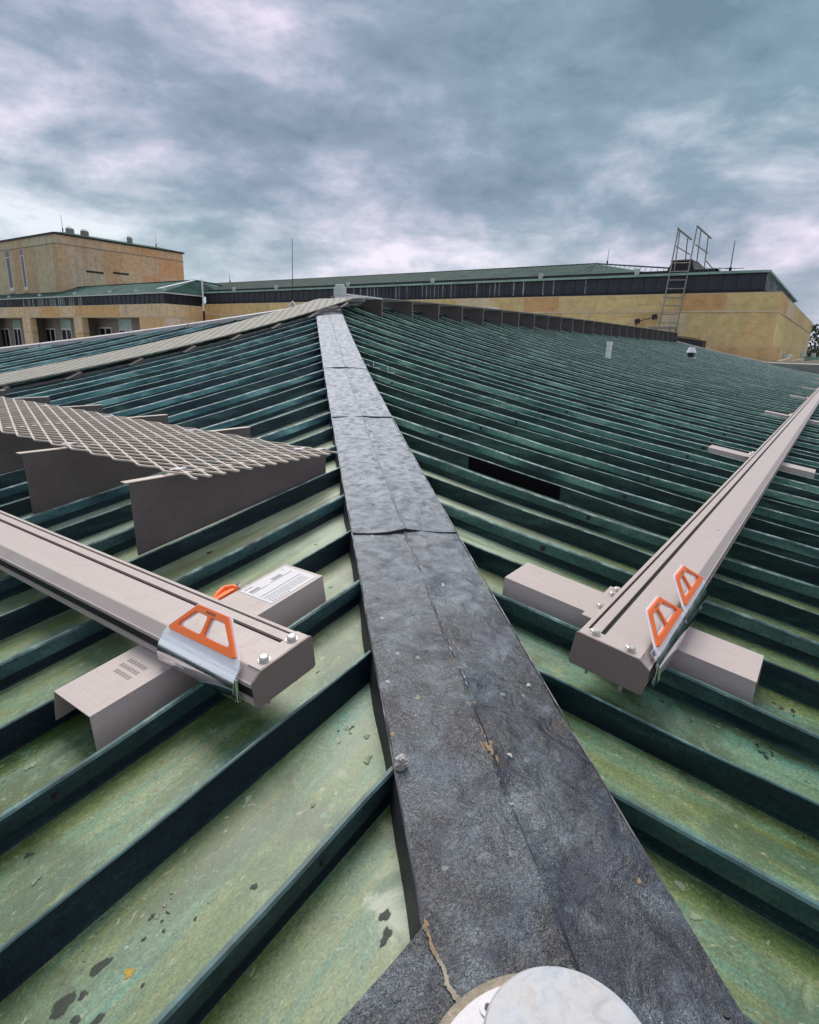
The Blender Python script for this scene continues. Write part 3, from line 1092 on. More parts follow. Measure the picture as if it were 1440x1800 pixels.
# flowering sealant lumps along the fold
for i in range(26):
    s = 1.45 + i * 0.045 + rn.uniform(-.01, .01)
    if 1.62 < s < 1.68:
        continue
    blot(on_cap(s, LM + rn.uniform(-.012, .012)), US, Vector((1, -1, 0)).normalized(), rn.uniform(.008, .026), rn.uniform(.0015, .0045),
         RUST if rn.random() < .75 else BIRD, 'sealant_bead', rough=.6, seed=i)
for (ds, dl, a, b_) in ((0, 0, .028, .009), (.02, .014, .022, .006), (-.018, .006, .02, .005), (.012, -.014, .022, .005)):
    blot(on_cap(1.50 + ds, LM - .004 + dl), US, Vector((1, -1, 0)).normalized(), a, b_, RUST, 'sealant_bead', rough=.5)
# screw heads with collars
for (s, la) in ((0.945, .262), (0.86, .285), (1.468, .252), (0.745, .80)):
    m = MB()
    c = on_cap(s, la, .016)
    m.tube(c, c + Vector((0, 0, .006)), .017, 14)
    m.tube(c + Vector((0, 0, .006)), c + Vector((0, 0, .012)), .007, 8, mi=1)
    m.build('screw', [SEALRING if la < .3 else CAP, BLACK], roof)
# crumpled end of the seam that laps onto the cap
m = MB()
c = hipP(1.468, .258, .03)
for i in range(9):
    a = Vector((rn.uniform(-.014, .014), rn.uniform(-.014, .014), rn.uniform(-.012, .016)))
    b_ = Vector((rn.uniform(-.016, .016), rn.uniform(-.016, .016), rn.uniform(-.008, .02)))
    m.tube(c + a, c + b_, .006, 6)
m.build('crumpled_fold', STEEL, roof)

# ---- flashing sheet at the foot of the hip, around the round post
PZ = -1.238
pc = (0.64, 0.40)     # s, lateral of the flange centre
m = MB()
fl = [(0.995, 0.232), (0.93, .155), (0.845, .048), (0.62, -0.24), (0.20, -0.24), (0.15, 1.06), (0.60, 1.04), (0.70, .86), (0.735, 0.835), (0.995, .834)]
top = [hipP(s, l, 0) for s, l in fl]
top = [Vector((p.x, p.y, hh(s) + .024)) for p, (s, l) in zip(top, fl)]
n = len(top)
m.add(top + [p - Vector((0, 0, .006)) for p in top], [tuple(range(n)), tuple(range(2 * n - 1, n - 1, -1))] + [(i, (i + 1) % n, n + (i + 1) % n, n + i) for i in range(n)])
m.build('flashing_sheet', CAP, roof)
# old sealant crease where sheet and cap meet
for i in range(30):
    t = i / 29
    s = 0.99 - t * 0.22
    la = 0.235 + 0.055 * t + 0.0025 * math.sin(i * .7)
    blot(Vector((hipP(s, la).x, hipP(s, la).y, hh(s) + .028)), US, Vector((1, -1, 0)).normalized(), .011, .0035 + .005 * t, SEAL if t > .3 else RUST, 'sealant_bead', rough=.3, seed=i)


def at_hip(s, la, z):
    return Vector(((s + la) / R2, (s - la) / R2, z))


# ------------------------------------------------------------------ round post with its flange and disc
post = thing('anchor_post', at_hip(0.64, 0.40, hh(.64) + .02), 'round pale grey disc above a white screwed flange at the hip foot', 'roof anchor')
fz = hh(.64) + .030


def disc(cx, cy, z0, z1, r, n=64, bev=0.0, tiltx=0.0, tilty=0.0, mi=0):
    mm = MB()
    rings = [(z0, r), (z1 - bev, r), (z1, r - bev), (z1 + bev * .3, r * .6)]
    vs, fs = [], []
    for (z, rr) in rings:
        for i in range(n):
            t = 2 * math.pi * i / n
            dx, dy = rr * math.cos(t), rr * math.sin(t)
            vs.append((cx + dx, cy + dy, z + dx * tiltx + dy * tilty))
    for k in range(len(rings) - 1):
        for i in range(n):
            fs.append((k * n + i, k * n + (i + 1) % n, (k + 1) * n + (i + 1) % n, (k + 1) * n + i))
    fs.append(tuple(range((len(rings) - 1) * n, len(rings) * n)))
    fs.append(tuple(range(n - 1, -1, -1)))
    mm.add(vs, fs, mi)
    return mm


P = at_hip(.612, .40, 0)
disc(P.x, P.y, fz - .008, fz + .003, .258, tiltx=.06, tilty=.06).build('sealant_ring', SEALRING, post)
disc(P.x, P.y, fz - .002, fz + .008, .240, bev=.002, tiltx=.06, tilty=.06).build('flange', FLANGE, post)
for i in range(8):
    a = rad(20 + i * 45)
    c = Vector((P.x + .212 * math.cos(a), P.y + .212 * math.sin(a), fz + .008 + .212 * .06 * (math.cos(a) + math.sin(a))))
    m = MB()
    m.tube(c, c + Vector((0, 0, .004)), .017, 16)
    m.tube(c + Vector((0, 0, .004)), c + Vector((0, 0, .008)), .007, 8, mi=1)
    m.build('screw', [FLANGE, BLACK], post)
D = at_hip(.66, .42, 0)
m = MB()
m.tube((P.x + .01, P.y, fz + .008), (D.x, D.y, -1.15), .062, 40)
m.build('post', FLANGE, post, smooth=False)
m = disc(D.x, D.y, -1.158, -1.142, .149, n=96, bev=.005)
m.build('disc', DOME, post)

# ------------------------------------------------------------------ access rails
def arc(cx, cy, r, a0, a1, n=4):
    return [(cx + r * math.cos(rad(a0 + (a1 - a0) * i / n)), cy + r * math.sin(rad(a0 + (a1 - a0) * i / n))) for i in range(n + 1)]


RW, RH = 0.275, 0.125
RAIL_PROF = ([(0.004, 0.0), (RW - 0.004, 0.0), (RW, 0.004), (RW, 0.045), (RW - .012, .05), (RW - .012, .075), (RW, .08)] +
             arc(RW - .008, RH - .008, .008, 0, 90) +
             [(0.256, RH), (0.256, RH - .028), (0.2445, RH - .028), (0.2445, RH),
              (0.208, RH), (0.208, RH - .030), (0.189, RH - .030), (0.189, RH)] +
             [(0.046, RH), (0.040, RH - .0015), (0.006, RH - .034)] + arc(.008, RH - .040, .008, 150, 180, 2) +
             [(0.0, .074), (0.030, .074), (0.030, .030), (0.0, .030), (0.0, 0.004)])


def hexbolt(m, c, N, r=.0145, mi=0):
    N = Vector(N).normalized()
    m.tube(c, Vector(c) + N * .003, r * 1.22, 18, mi)
    a = Vector(c) + N * .003
    m.tube(a, a + N * .011, r, 6, mi)
    m.tube(a + N * .011, a + N * .0145, r, 6, mi, r2=r * .72)


class Rail:
    def __init__(s, name, O, U, V, T, length, label, holes=()):
        s.O, s.U, s.V, s.T = Vector(O), Vector(U).normalized(), Vector(V).normalized(), Vector(T).normalized()
        s.root = thing(name, O, label, 'access rail', 'access rails on the copper roof')
        m = MB()
        m.prism(RAIL_PROF, s.O, s.U, s.V, s.T, 0.004, length)
        m.build('rail_body', TAUPE, s.root)
        # dark inserts that stand in for the shade inside the slots
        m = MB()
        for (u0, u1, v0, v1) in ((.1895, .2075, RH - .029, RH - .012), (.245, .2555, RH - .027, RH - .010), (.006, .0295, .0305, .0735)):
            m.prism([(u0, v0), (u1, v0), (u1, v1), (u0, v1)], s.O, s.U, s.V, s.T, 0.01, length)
        m.build('slot_shade', SLOT, s.root)
        # folded end cap with rounded shoulders
        m = MB()
        e = .0035
        cp = [(-.003, .004), (.004, -.004), (RW - .006, -.004), (RW + .003, .006), (RW + .003, RH - .008)] + arc(RW - .007, RH - .007 + e, .010, 0, 90) + \
             [(.040, RH + e)] + arc(.012, RH - .036 + e, .016, 125, 180, 4)
        m.prism(cp, s.O, s.U, s.V, s.T, -.006, 0.003)
        m.build('end_cap', TAUPE_D, s.root, bevel=.0015)
        m = MB()
        m.prism([(.0395, RH + .0002), (RW - .004, RH + .0002), (RW - .004, RH + e), (.0395, RH + e)], s.O, s.U, s.V, s.T, 0.0031, .062)
        m.build('end_cap_flange', TAUPE, s.root)
        for (u, t) in ((.222, .040), (.085, .030)):
            m = MB()
            hexbolt(m, s.at(u, RH + e, t), s.V, .0185)
            m.build('hex_bolt', STEEL, s.root)
            m = MB()
            a = s.at(u - .01, -.004, t)
            m.tube(a, a - s.V * .040, .006, 8)
            m.tube(a, a - s.V * .012, .011, 6)
            m.build('bolt_stud', STEEL, s.root)
        for (u, t) in holes:
            m = MB()
            m.tube(s.at(u, RH - .001, t), s.at(u, RH + .0006, t), .006, 10)
            m.build('drain_hole', SLOT, s.root)

    def at(s, u, v, t):
        return s.O + s.U * u + s.V * v + s.T * t


thl = math.atan(.135)
x0l = 1.135
RL = Rail('access_rail', (x0l, 1.395, zl(x0l) + .046), (math.cos(thl), 0, math.sin(thl)), (-math.sin(thl), 0, math.cos(thl)), (0, 1, 0), 9.5,
          'slotted taupe rail carrying one orange handle, on the left slope below the mesh walkway')
y0r = 0.385
thr = math.atan(.145)
RR_ = Rail('access_rail', (2.03, y0r, zr(y0r) + .046), (0, math.cos(thr), math.sin(thr)), (0, -math.sin(thr), math.cos(thr)), (1, 0, 0), 46.0,
           'long taupe rail carrying two orange handles, running away across the right slope', holes=((.09, 1.95), (.06, 5.2)))


def bracket(par, along, c0, c1, a0, a1, zf, side_low, mat=TAUPE, mat_s=TAUPE_D):
    """inverted channel lying between two seams; c = across the seams, a = along them. side_low is the near face"""
    m = MB()
    n = 6
    th = .004
    for i in range(n):
        ua = a0 + (a1 - a0) * i / n
        ub = a0 + (a1 - a0) * (i + 1) / n

        def q(u, c, z):
            return (u, c, zf(u) + z) if along == 0 else (c, u, zf(u) + z)
        top_, low = .040, -.112
        for (p0, p1, mi_) in (((c0, top_), (c1, top_), 0), ((c0 - .028, low), (c0, top_), 0), ((c1, top_), (c1 + .028, low), 0)):
            dx, dz = p1[0] - p0[0], p1[1] - p0[1]
            L_ = math.hypot(dx, dz)
            nx, nz = dz / L_ * th, -dx / L_ * th
            m.hexa([q(ua, p0[0], p0[1]), q(ua, p1[0], p1[1]), q(ua, p1[0] + nx, p1[1] + nz), q(ua, p0[0] + nx, p0[1] + nz),
                    q(ub, p0[0], p0[1]), q(ub, p1[0], p1[1]), q(ub, p1[0] + nx, p1[1] + nz), q(ub, p0[0] + nx, p0[1] + nz)], mi_)
    return m.build('mounting_bracket', mat, par)


y3 = YL0 + 2 * Q
bracket(RL.root, 0, y3 + .135, y3 + .385, .81, 1.935, zl, True)
for nn_ in range(17, 25, 15):
    bracket(RL.root, 0, YL0 + nn_ * Q + .135, YL0 + nn_ * Q + .385, .81, 1.935, zl, True)
br = None
for idx in (2, 15, 30, 46, 61, 77, 92):
    xb = XR0 + idx * Q
    bo = bracket(RR_.root, 1, xb + .110, xb + .375, .060, 1.165, zr, True)
    # clamp plate and bolts beside the rail
    m = MB()
    ya, yb = .658, .752
    xa, xb2 = xb + .045, xb + .455
    zt = lambda y: zr(y) + .046
    m.hexa([(xa, ya, zt(ya)), (xb2, ya, zt(ya)), (xb2, yb, zt(yb)), (xa, yb, zt(yb)),
            (xa, ya, zt(ya) + .006), (xb2, ya, zt(ya) + .006), (xb2, yb, zt(yb) + .006), (xa, yb, zt(yb) + .006)])
    m.build('clamp_plate', TAUPE, RR_.root)
    for dx in (.185, .36, .43):
        m = MB()
        hexbolt(m, (xb + dx, .712, zt(.712) + .006), (0, -.14, 1), .018)
        m.build('hex_bolt', STEEL, RR_.root)

# printed sticker on the left bracket
stk = MB()


def stq(x, y, dz):
    return (x, y, zl(x) + .0405 + dz)


xs0, xs1, ys0, ys1 = 1.632, 1.915, 1.872, 2.086
for i in range(3):
    a, b_ = xs0 + (xs1 - xs0) * i / 3, xs0 + (xs1 - xs0) * (i + 1) / 3
    stk.hexa([stq(a, ys0, .0), stq(b_, ys0, .0), stq(b_, ys1, .0), stq(a, ys1, .0), stq(a, ys0, .0012), stq(b_, ys0, .0012), stq(b_, ys1, .0012), stq(a, ys1, .0012)])
tag(stk.build('sticker', STICKER, RL.root), 'white printed inspection sticker on the bracket')


def ink(u0, u1, v0, v1, mt):
    m = MB()
    a, b_ = xs0 + (xs1 - xs0) * u0, xs0 + (xs1 - xs0) * u1
    c, d = ys0 + (ys1 - ys0) * v0, ys0 + (ys1 - ys0) * v1
    m.add([stq(a, c, .0019), stq(b_, c, .0019), stq(b_, d, .0019), stq(a, d, .0019)], [(0, 1, 2, 3)])
    return m


pr = MB()
pr2 = MB()


def addto(dst, src):
    dst.add(src.v, src.f)


for (u0, u1, v) in ((.04, .93, .40), (.05, .40, .665), (.44, .93, .68)):
    addto(pr, ink(u0, u1, v, v + .014, None))
for r in range(6):
    u = .05
    while u < .9:
        w_ = rn.uniform(.012, .05)
        addto(pr2, ink(u, min(u + w_, .92), .10 + r * .042, .118 + r * .042, None))
        u += w_ + .012
for (u0, u1, v0, v1) in ((.05, .25, .71, .80), (.53, .75, .72, .83)):
    for k in range(5):
        addto(pr2, ink(u0, u1, v0 + (v1 - v0) * k / 5, v0 + (v1 - v0) * (k + .65) / 5, None))
for k in range(7):
    addto(pr, ink(.06 + k * .055, .085 + k * .055, .035, .065, None))
for k in range(9):
    addto(pr, ink(.05 + k * .018, .062 + k * .018, .90, .925, None))
addto(pr, ink(.86, .885, .90, .93, None))
pr.build('sticker_print', INKM, RL.root, fix=False)
pr2.build('sticker_small_print', INKG, RL.root, fix=False)
# faint stencilled lines on the near end of the bracket
m = MB()
for r in range(3):
    x = .99 + r * .032
    for k in range(7 if r else 6):
        y = 1.93 + k * .017
        m.add([(x, y, zl(x) + .0408), (x + .018, y, zl(x + .018) + .0408), (x + .018, y + .011, zl(x + .018) + .0408), (x, y + .011, zl(x) + .0408)], [(0, 1, 2, 3)])
m.build('stencil_print', TAUPE_INK, RL.root, fix=False)
# slotted bracket bolt seen past the rail
m = MB()
c = Vector((1.655, 2.12, zl(1.655) + .0))
m.tube(c, c + Vector((0, 0, .055)), .008, 10)
m.tube(c + Vector((0, 0, .045)), c + Vector((0, 0, .062)), .012, 6)
m.build('bracket_stud', CHROME, RL.root)


# ---- carriages with orange handles that run on the chamfered rail edge
def carriage(rail, t0, t1, label, sym=True, ta=.128, tb=.124):
    O, U, V, T = rail.O, rail.U, rail.V, rail.T
    root = thing('rail_carriage', rail.at(-.01, .06, (t0 + t1) / 2), label, 'rail carriage', 'orange handled rail carriages')
    L = t1 - t0
    # rolled steel body hugging the edge
    prof_o = [(-.029, .016), (-.033, .024), (-.0345, .034), (-.034, .050), (-.031, .066), (-.026, .080), (-.018, .094), (-.007, .107), (.005, .118), (.018, .130)]
    prof = prof_o + [(u + .006, v - .004) for (u, v) in reversed(prof_o)]
    m = MB()
    m.prism(prof, O, U, V, T, t0, t1)
    o = m.build('steel_body', CHROME, root, smooth=True)
    o.data.set_sharp_from_angle(angle=rad(40))
    # trapezoid handle plate with two windows, leaning in over the rail
    b0 = O + U * (.007 if sym else -.006) + V * .122
    W = (U * (.094 if sym else .105) + V * .108)
    Wl = W.length
    W.normalize()
    Nn = T.cross(W).normalized()
    if Nn.dot(V) < 0:
        Nn = -Nn
    Hh = .150

    def plate(th0, th1, inset, mt, name, holes_in):
        out = [(0, 0), (L, 0), (L - .012, .030), (L - tb + .014, Hh - .014), (L - tb, Hh), (ta, Hh), (ta - .014, Hh - .014), (.012, .030)]
        if inset:
            out = [(.026, .032), (.040, .024), (L - .040, .024), (L - .026, .032), (L - tb + .006, Hh - .018), (L - tb - .006, Hh - .006), (ta + .006, Hh - .006), (ta - .006, Hh - .018)]
        hi = holes_in
        mid = (ta + L - tb) / 2 + .002
        g = .010 + hi

        def sideA(b):
            return .012 + (ta - .026) * (b - .03) / (Hh - .044)

        def sideB(b):
            return L - .012 - (tb - .026) * (b - .03) / (Hh - .044)
        lo, hi_t = .050 + hi * .6, Hh - .030 - hi * .6
        hl = [(sideA(lo + .012) + .036 + hi, lo + .012), (sideA(lo) + .046 + hi, lo), (mid - g - .008, lo), (mid - g, lo + .008), (mid - g, hi_t - .008), (mid - g - .008, hi_t), (sideA(hi_t) + .040 + hi, hi_t), (sideA(hi_t) + .030 + hi, hi_t - .010)]
        hr = [(sideB(lo + .012) - .036 - hi, lo + .012), (sideB(lo) - .046 - hi, lo), (mid + g + .008, lo), (mid + g, lo + .008), (mid + g, hi_t - .008), (mid + g + .008, hi_t), (sideB(hi_t) - .040 - hi, hi_t), (sideB(hi_t) - .030 - hi, hi_t - .010)]

        bm = bmesh.new()

        def loop(pts):
            vs_ = [bm.verts.new(b0 + T * (t0 + a) + W * b + Nn * th0) for a, b in pts]
            return [bm.edges.new((vs_[i], vs_[(i + 1) % len(vs_)])) for i in range(len(vs_))]
        E_ = loop(out) + loop(hl) + loop(hr)
        bmesh.ops.triangle_fill(bm, edges=E_, use_beauty=True)
        r_ = bmesh.ops.extrude_face_region(bm, geom=bm.faces[:])
        vv = [e for e in r_['geom'] if isinstance(e, bmesh.types.BMVert)]
        bmesh.ops.translate(bm, verts=vv, vec=Nn * (th1 - th0))
        bmesh.ops.recalc_face_normals(bm, faces=bm.faces)
        bmesh.ops.bevel(bm, geom=[e for e in bm.edges if len(e.link_faces) == 2 and e.calc_face_angle(0) > .5], offset=.0016, segments=2, affect='EDGES')
        me = bpy.data.meshes.new(name)
        bm.to_mesh(me)
        bm.free()
        me.materials.append(mt)
        o = bpy.data.objects.new(name, me)
        COL.objects.link(o)
        o.parent = root
        o.matrix_parent_inverse = root.matrix_world.inverted()
        return o
    plate(-.004, .003, 0.0, WHITEMETAL, 'handle_rim', .006)
    plate(.0035, .012, .014, ORANGE, 'handle_grip', .0)
    # raised print on the grip and the body
    m = MB()
    mid = (ta + L - tb) / 2
    for k in range(5):
        a = mid - .024 + k * .011
        p = [b0 + T * (t0 + a + i) + W * (Hh - .023 + j) + Nn * .0125 for i, j in ((0, 0), (.007, 0), (.007, .008), (0, .008))]
        m.add(p, [(0, 1, 2, 3)])
    m.build('grip_print', INKM if sym else TAUPE_D, root, fix=False)
    for (aa, ww) in ((.03, .07),):
        m = MB()
        for k in range(6):
            a = L * .62 + k * .009
            p = [O + U * (-.0355) + V * .045 + T * (t0 + a + i) + V * j for i, j in ((0, 0), (.006, 0), (.006, .010), (0, .010))]
            m.add(p, [(0, 1, 2, 3)])
        m.build('body_print', WHITE, root, fix=False)
    # end tab and spring pin
    m = MB()
    a = O + U * (-.020) + V * .012 + T * (t0 - .006)
    m.tube(a, a + V * .085 + U * .006, .006, 8)
    m.build('end_tab', CHROME, root)
    return root


carriage(RL, .070, .503, 'chrome carriage with an orange trapezoid handle clipped to the end of the left rail')
carriage(RR_, .076, .530, 'orange handled chrome carriage nearest the bolted end of the right rail', sym=False, ta=.115, tb=.170)
carriage(RR_, .542, .985, 'orange handled chrome carriage further up the right rail, behind another one', sym=False, ta=.105, tb=.172)

# small orange lever of a second device lying behind the left rail
lev = thing('orange_lever', (1.60, 2.16, zl(1.6)), 'small orange plastic lever poking up behind the left rail next to the stickered bracket', 'lever')
m = MB()
pts = [(1.54, 2.16, .0), (1.58, 2.19, .020), (1.63, 2.20, .028), (1.67, 2.185, .022), (1.685, 2.15, .008)]
for a, b_ in zip(pts, pts[1:]):
    m.tube((a[0], a[1], zl(a[0]) + a[2]), (b_[0], b_[1], zl(b_[0]) + b_[2]), .011, 10)
m.build('lever_arm', ORANGE, lev)
m = MB()
m.hexa([(1.50, 2.15, zl(1.5) - .03), (1.68, 2.15, zl(1.68) - .03), (1.68, 2.20, zl(1.68) - .03), (1.50, 2.20, zl(1.5) - .03),
        (1.52, 2.155, zl(1.52) + .018), (1.66, 2.155, zl(1.66) + .022), (1.66, 2.195, zl(1.66) + .022), (1.52, 2.195, zl(1.52) + .018)])
m.build('lever_plate', ORANGE, lev)
m = MB()
m.box(1.56, 1.62, 2.13, 2.22, zl(1.6) - HR, zl(1.6) - .028)
m.build('lever_foot', STEEL, lev)


# ------------------------------------------------------------------ walkways of expanded-metal grating
def strand(m, P0, A, Bv, nper, per, off, amp, sgn, wid, th, up=Vector((0, 0, 1)), endcut=0.0):
    """one zig-zag strand of an expanded grating: A = length direction, B = across"""
    seq = []
    for i in range(nper):
        a = off + i * per
        seq += [(a, sgn * amp), (a + per * .14, sgn * amp), (a + per * .5, -sgn * amp), (a + per * .64, -sgn * amp)]
    seq.append((off + nper * per, sgn * amp))
    vs, fs = [], []
    for (a, b_) in seq:
        c = P0 + A * a + Bv * b_
        vs += [c - Bv * wid, c + Bv * wid, c + Bv * wid - up * th, c - Bv * wid - up * th]
    for i in range(len(seq) - 1):
        k = i * 4
        fs += [(k, k + 1, k + 5, k + 4), (k + 1, k + 2, k + 6, k + 5), (k + 3, k, k + 4, k + 7), (k + 2, k + 3, k + 7, k + 6)]
    fs += [(3, 2, 1, 0), tuple((len(seq) - 1) * 4 + j for j in range(4))]
    m.add(vs, fs)


def support_plate(par, along, c, pts_top, pts_bot, flange=.045, name='support_plate'):
    """vertical plate along a seam with a turned flange on top; pts are (u, z)"""
    m = MB()
    t = .003
    poly = pts_bot + list(reversed(pts_top))
    n = len(poly)
    def P(u, cc, z):
        return (u, cc, z) if along == 0 else (cc, u, z)
    vs = [P(u, c - t, z) for u, z in poly] + [P(u, c + t, z) for u, z in poly]
    m.add(vs, [tuple(range(n)), tuple(range(2 * n - 1, n - 1, -1))] + [(i, (i + 1) % n, n + (i + 1) % n, n + i) for i in range(n)])
    o = m.build(name, PLATE, par)
    m = MB()
    (u0, z0), (u1, z1) = pts_top[0], pts_top[-1]
    fl0, fl1 = c - t - .004, c + flange
    m.hexa([P(u0 - .02, fl0, z0), P(u1, fl0, z1), P(u1, fl1, z1), P(u0 - .02, fl1, z0),
            P(u0 - .02, fl0, z0 + .005), P(u1, fl0, z1 + .005), P(u1, fl1, z1 + .005), P(u0 - .02, fl1, z0 + .005)])
    f = m.build('plate_flange', GRATE, o)
    if along == 1:
        m = MB()
        (ub, zb) = pts_bot[0]
        m.box(c - t - .002, c + .035, ub - .006, ub, zb, z0)
        m.build('turned_lip', TAUPE_D, o)
    return o


# near walkway: level, along the left slope
GZ = -.715
wk = thing('roof_walkway', (2.4, 2.8, zl(2.4)), 'nearest diamond mesh walkway on dark wedge plates, crossing the left slope beside the hip cap', 'walkway', 'mesh walkways on the roof')
rows = 24
sp = 1.13 / rows
for i in range(rows):
    m = MB()
    xx = 1.875 + (i + .5) * sp
    sg = 1 if i % 2 else -1
    strand(m, Vector((xx, 2.715, GZ)), Vector((0, 1, 0)), Vector((1, 0, 0)), 26, .262, 0, sp * .36, sg, .0058, .010)
    m.build('grating_strand', GRATE, wk)
for k in range(6):
    n = 5 + 3 * k
    y = YL0 + n * Q
    xb_, xe_ = 1.66, 3.20 + (.10 if k == 0 else .30)
    if k == 0:
        xe_ = 3.15
    bot = [(xb_ + (xe_ - xb_) * i / 6, zl(xb_ + (xe_ - xb_) * i / 6) - .002) for i in range(7)]
    top_ = [(xb_ - .012, GZ - .029), (xe_, GZ - .029)]
    support_plate(wk, 0, y + .013, top_, bot)
    for xx in (1.95, 2.9):
        m = MB()
        m.tube((xx, y + .02, GZ - .003), (xx, y + .02, GZ + .005), .022, 10)
        m.box(xx - .05, xx + .05, y + .012, y + .030, GZ + .001, GZ + .006)
        m.build('grating_clip', WHITEMETAL, wk)
# bits of litter caught on the first plate
m = MB()
for (x, z) in ((2.55, -1.02), (2.60, -1.06), (2.62, -1.01)):
    c = Vector((x, YL0 + 5 * Q + .009, z + .05))
    m.tube(c, c + Vector((.01, -.002, .012)), .006, 6)
m.build('paint_fleck', BIRD, wk)

# walkway climbing the middle of the hip end
wk2 = thing('roof_walkway', (8, 10.4, zl(8)), 'pale mesh walkway climbing straight up to the peak from the left edge of the photo', 'walkway', 'mesh walkways on the roof')
rows2 = 6
YW0, YW1 = 9.78, 10.98
m_all = []
for i in range(rows2 * 2):
    vs, fs = [], []
    sp2 = (YW1 - YW0) / (rows2 * 2)
    yy = YW0 + (i + .5) * sp2
    sg = 1 if i % 2 else -1
    per = .26
    x = -1.5
    xe = 12.3
    np_ = int((xe - x) / per)
    seq = []
    for k in range(np_):
        a = x + k * per
        seq += [(a, sg * .010), (a + per * .5, -sg * .010)]
    for (a, b_) in seq:
        zc = zl(min(a, XA)) + .125
        if a > XA:
            zc = zl(XA) + .125 + .04 * (a - XA)
        for (dy, dz) in ((-.034, 0), (.034, 0), (.034, -.022), (-.034, -.022)):
            vs.append((a, yy + b_ + dy, zc + dz))
    for k in range(len(seq) - 1):
        q_ = k * 4
        fs += [(q_, q_ + 1, q_ + 5, q_ + 4), (q_ + 1, q_ + 2, q_ + 6, q_ + 5), (q_ + 3, q_, q_ + 4, q_ + 7)]
    mk('grating_strand', vs, fs, GRATE_FAR, wk2, fix=False)
for k in range(12):
    xx = .55 + k * 1.05
    if xx > 11.5:
        break
    z0 = zl(xx)
    m = MB()
    m.box(xx, xx + .05, YW0 - .03, YW1, z0 + .030, z0 + .098)
    m.hexa([(xx - .20, YW0 - .10, z0 - .02), (xx + .05, YW0 - .10, z0 + .01), (xx + .05, YW0, z0 + .01), (xx - .2, YW0, z0 - .02),
            (xx + .03, YW0 - .10, z0 + .085), (xx + .05, YW0 - .10, z0 + .088), (xx + .05, YW0, z0 + .088), (xx + .03, YW0, z0 + .085)])
    m.build('support_bearer', PLATE, wk2)
for yy in (YW0 + .02, YW1 - .02):
    vs, fs = [], []
    for k in range(24):
        a = -1.5 + (11.7 + 1.5) * k / 23
        z0 = zl(min(a, XA))
        vs += [(a, yy - .02, z0 + .004), (a, yy + .02, z0 + .004), (a, yy + .02, z0 + .032), (a, yy - .02, z0 + .032)]
    for k in range(23):
        q_ = k * 4
        for j in range(4):
            fs.append((q_ + j, q_ + (j + 1) % 4, q_ + 4 + (j + 1) % 4, q_ + 4 + j))
    mk('runner', vs, fs, PLATE, wk2)

# walkway along the ridge to the right
wk3 = thing('roof_walkway', (28, 10.4, 1.0), 'walkway on a long row of dark upright plates, along the ridge right of the peak', 'walkway', 'mesh walkways on the roof')
YP = 9.95
ZT = 1.165


def ztop(x):
    return 1.15 + .27 * (1 - math.exp(-max(x - 12.7, 0) / 10))


x = 12.68
k = 0
while x < XE - .4:
    bot = [(YP, zr(YP) - .03), (YP + .7, zr(YP + .7) - .03), (YP + 1.15, zr(YP + .7) - .13)]
    zt_ = ztop(x) - .03
    support_plate(wk3, 1, x, [(YP, zt_), (YP + 1.15, zt_)], bot, flange=.04)
    x += 1.343
    k += 1
for i in range(22):
    yy = YP + .03 + i * .05
    m = MB()
    sg = 1 if i % 2 else -1
    nper = int((XE - .3 - 11.9) / .3)
    vs, fs = [], []
    for q_ in range(nper * 2):
        a = 11.9 + q_ * .15
        b_ = sg * .018 * (1 if q_ % 2 else -1)
        zz = ztop(a)
        vs += [(a, yy + b_ - .006, zz), (a, yy + b_ + .006, zz), (a, yy + b_ + .006, zz - .025), (a, yy + b_ - .006, zz - .025)]
    for q_ in range(nper * 2 - 1):
        c = q_ * 4
        fs += [(c, c + 1, c + 5, c + 4), (c + 1, c + 2, c + 6, c + 5), (c + 3, c, c + 4, c + 7)]
    mk('grating_strand', vs, fs, PLATE if i % 2 else GRATE_FAR, wk3, fix=False)
m = MB()
m.box(11.3, 12.65, YP - .04, YP, ZT - .06, ZT - .028)
m.box(11.9, 11.93, YP - .06, YP + .9, ZT - .16, ZT - .03)
m.build('edge_angle', WHITEMETAL, wk3)

# ------------------------------------------------------------------ things standing on the roof
def rod(b, t, r, label, foot=0.0, mat=BLACK, par=None):
    root = thing('lightning_rod', b, label, 'lightning rod', 'lightning rods')
    m = MB()
    m.tube(b, t, r, 6, r2=r * .6)
    m.build('rod', mat, root)
    m = MB()
    B_ = Vector(b)
    if foot > .1:
        for a in range(3):
            an = rad(a * 120 + 20)
            m.tube(B_ + Vector((foot * math.cos(an), foot * math.sin(an), -.03)), B_ + Vector((0, 0, foot * .8)), r * 1.3, 6)
        m.build('tripod_foot', WHITE, root)
    else:
        m.tube(B_, B_ + Vector((0, 0, r * 14)), r * 2.6, 8)
        m.build('base', mat, root)
    return root


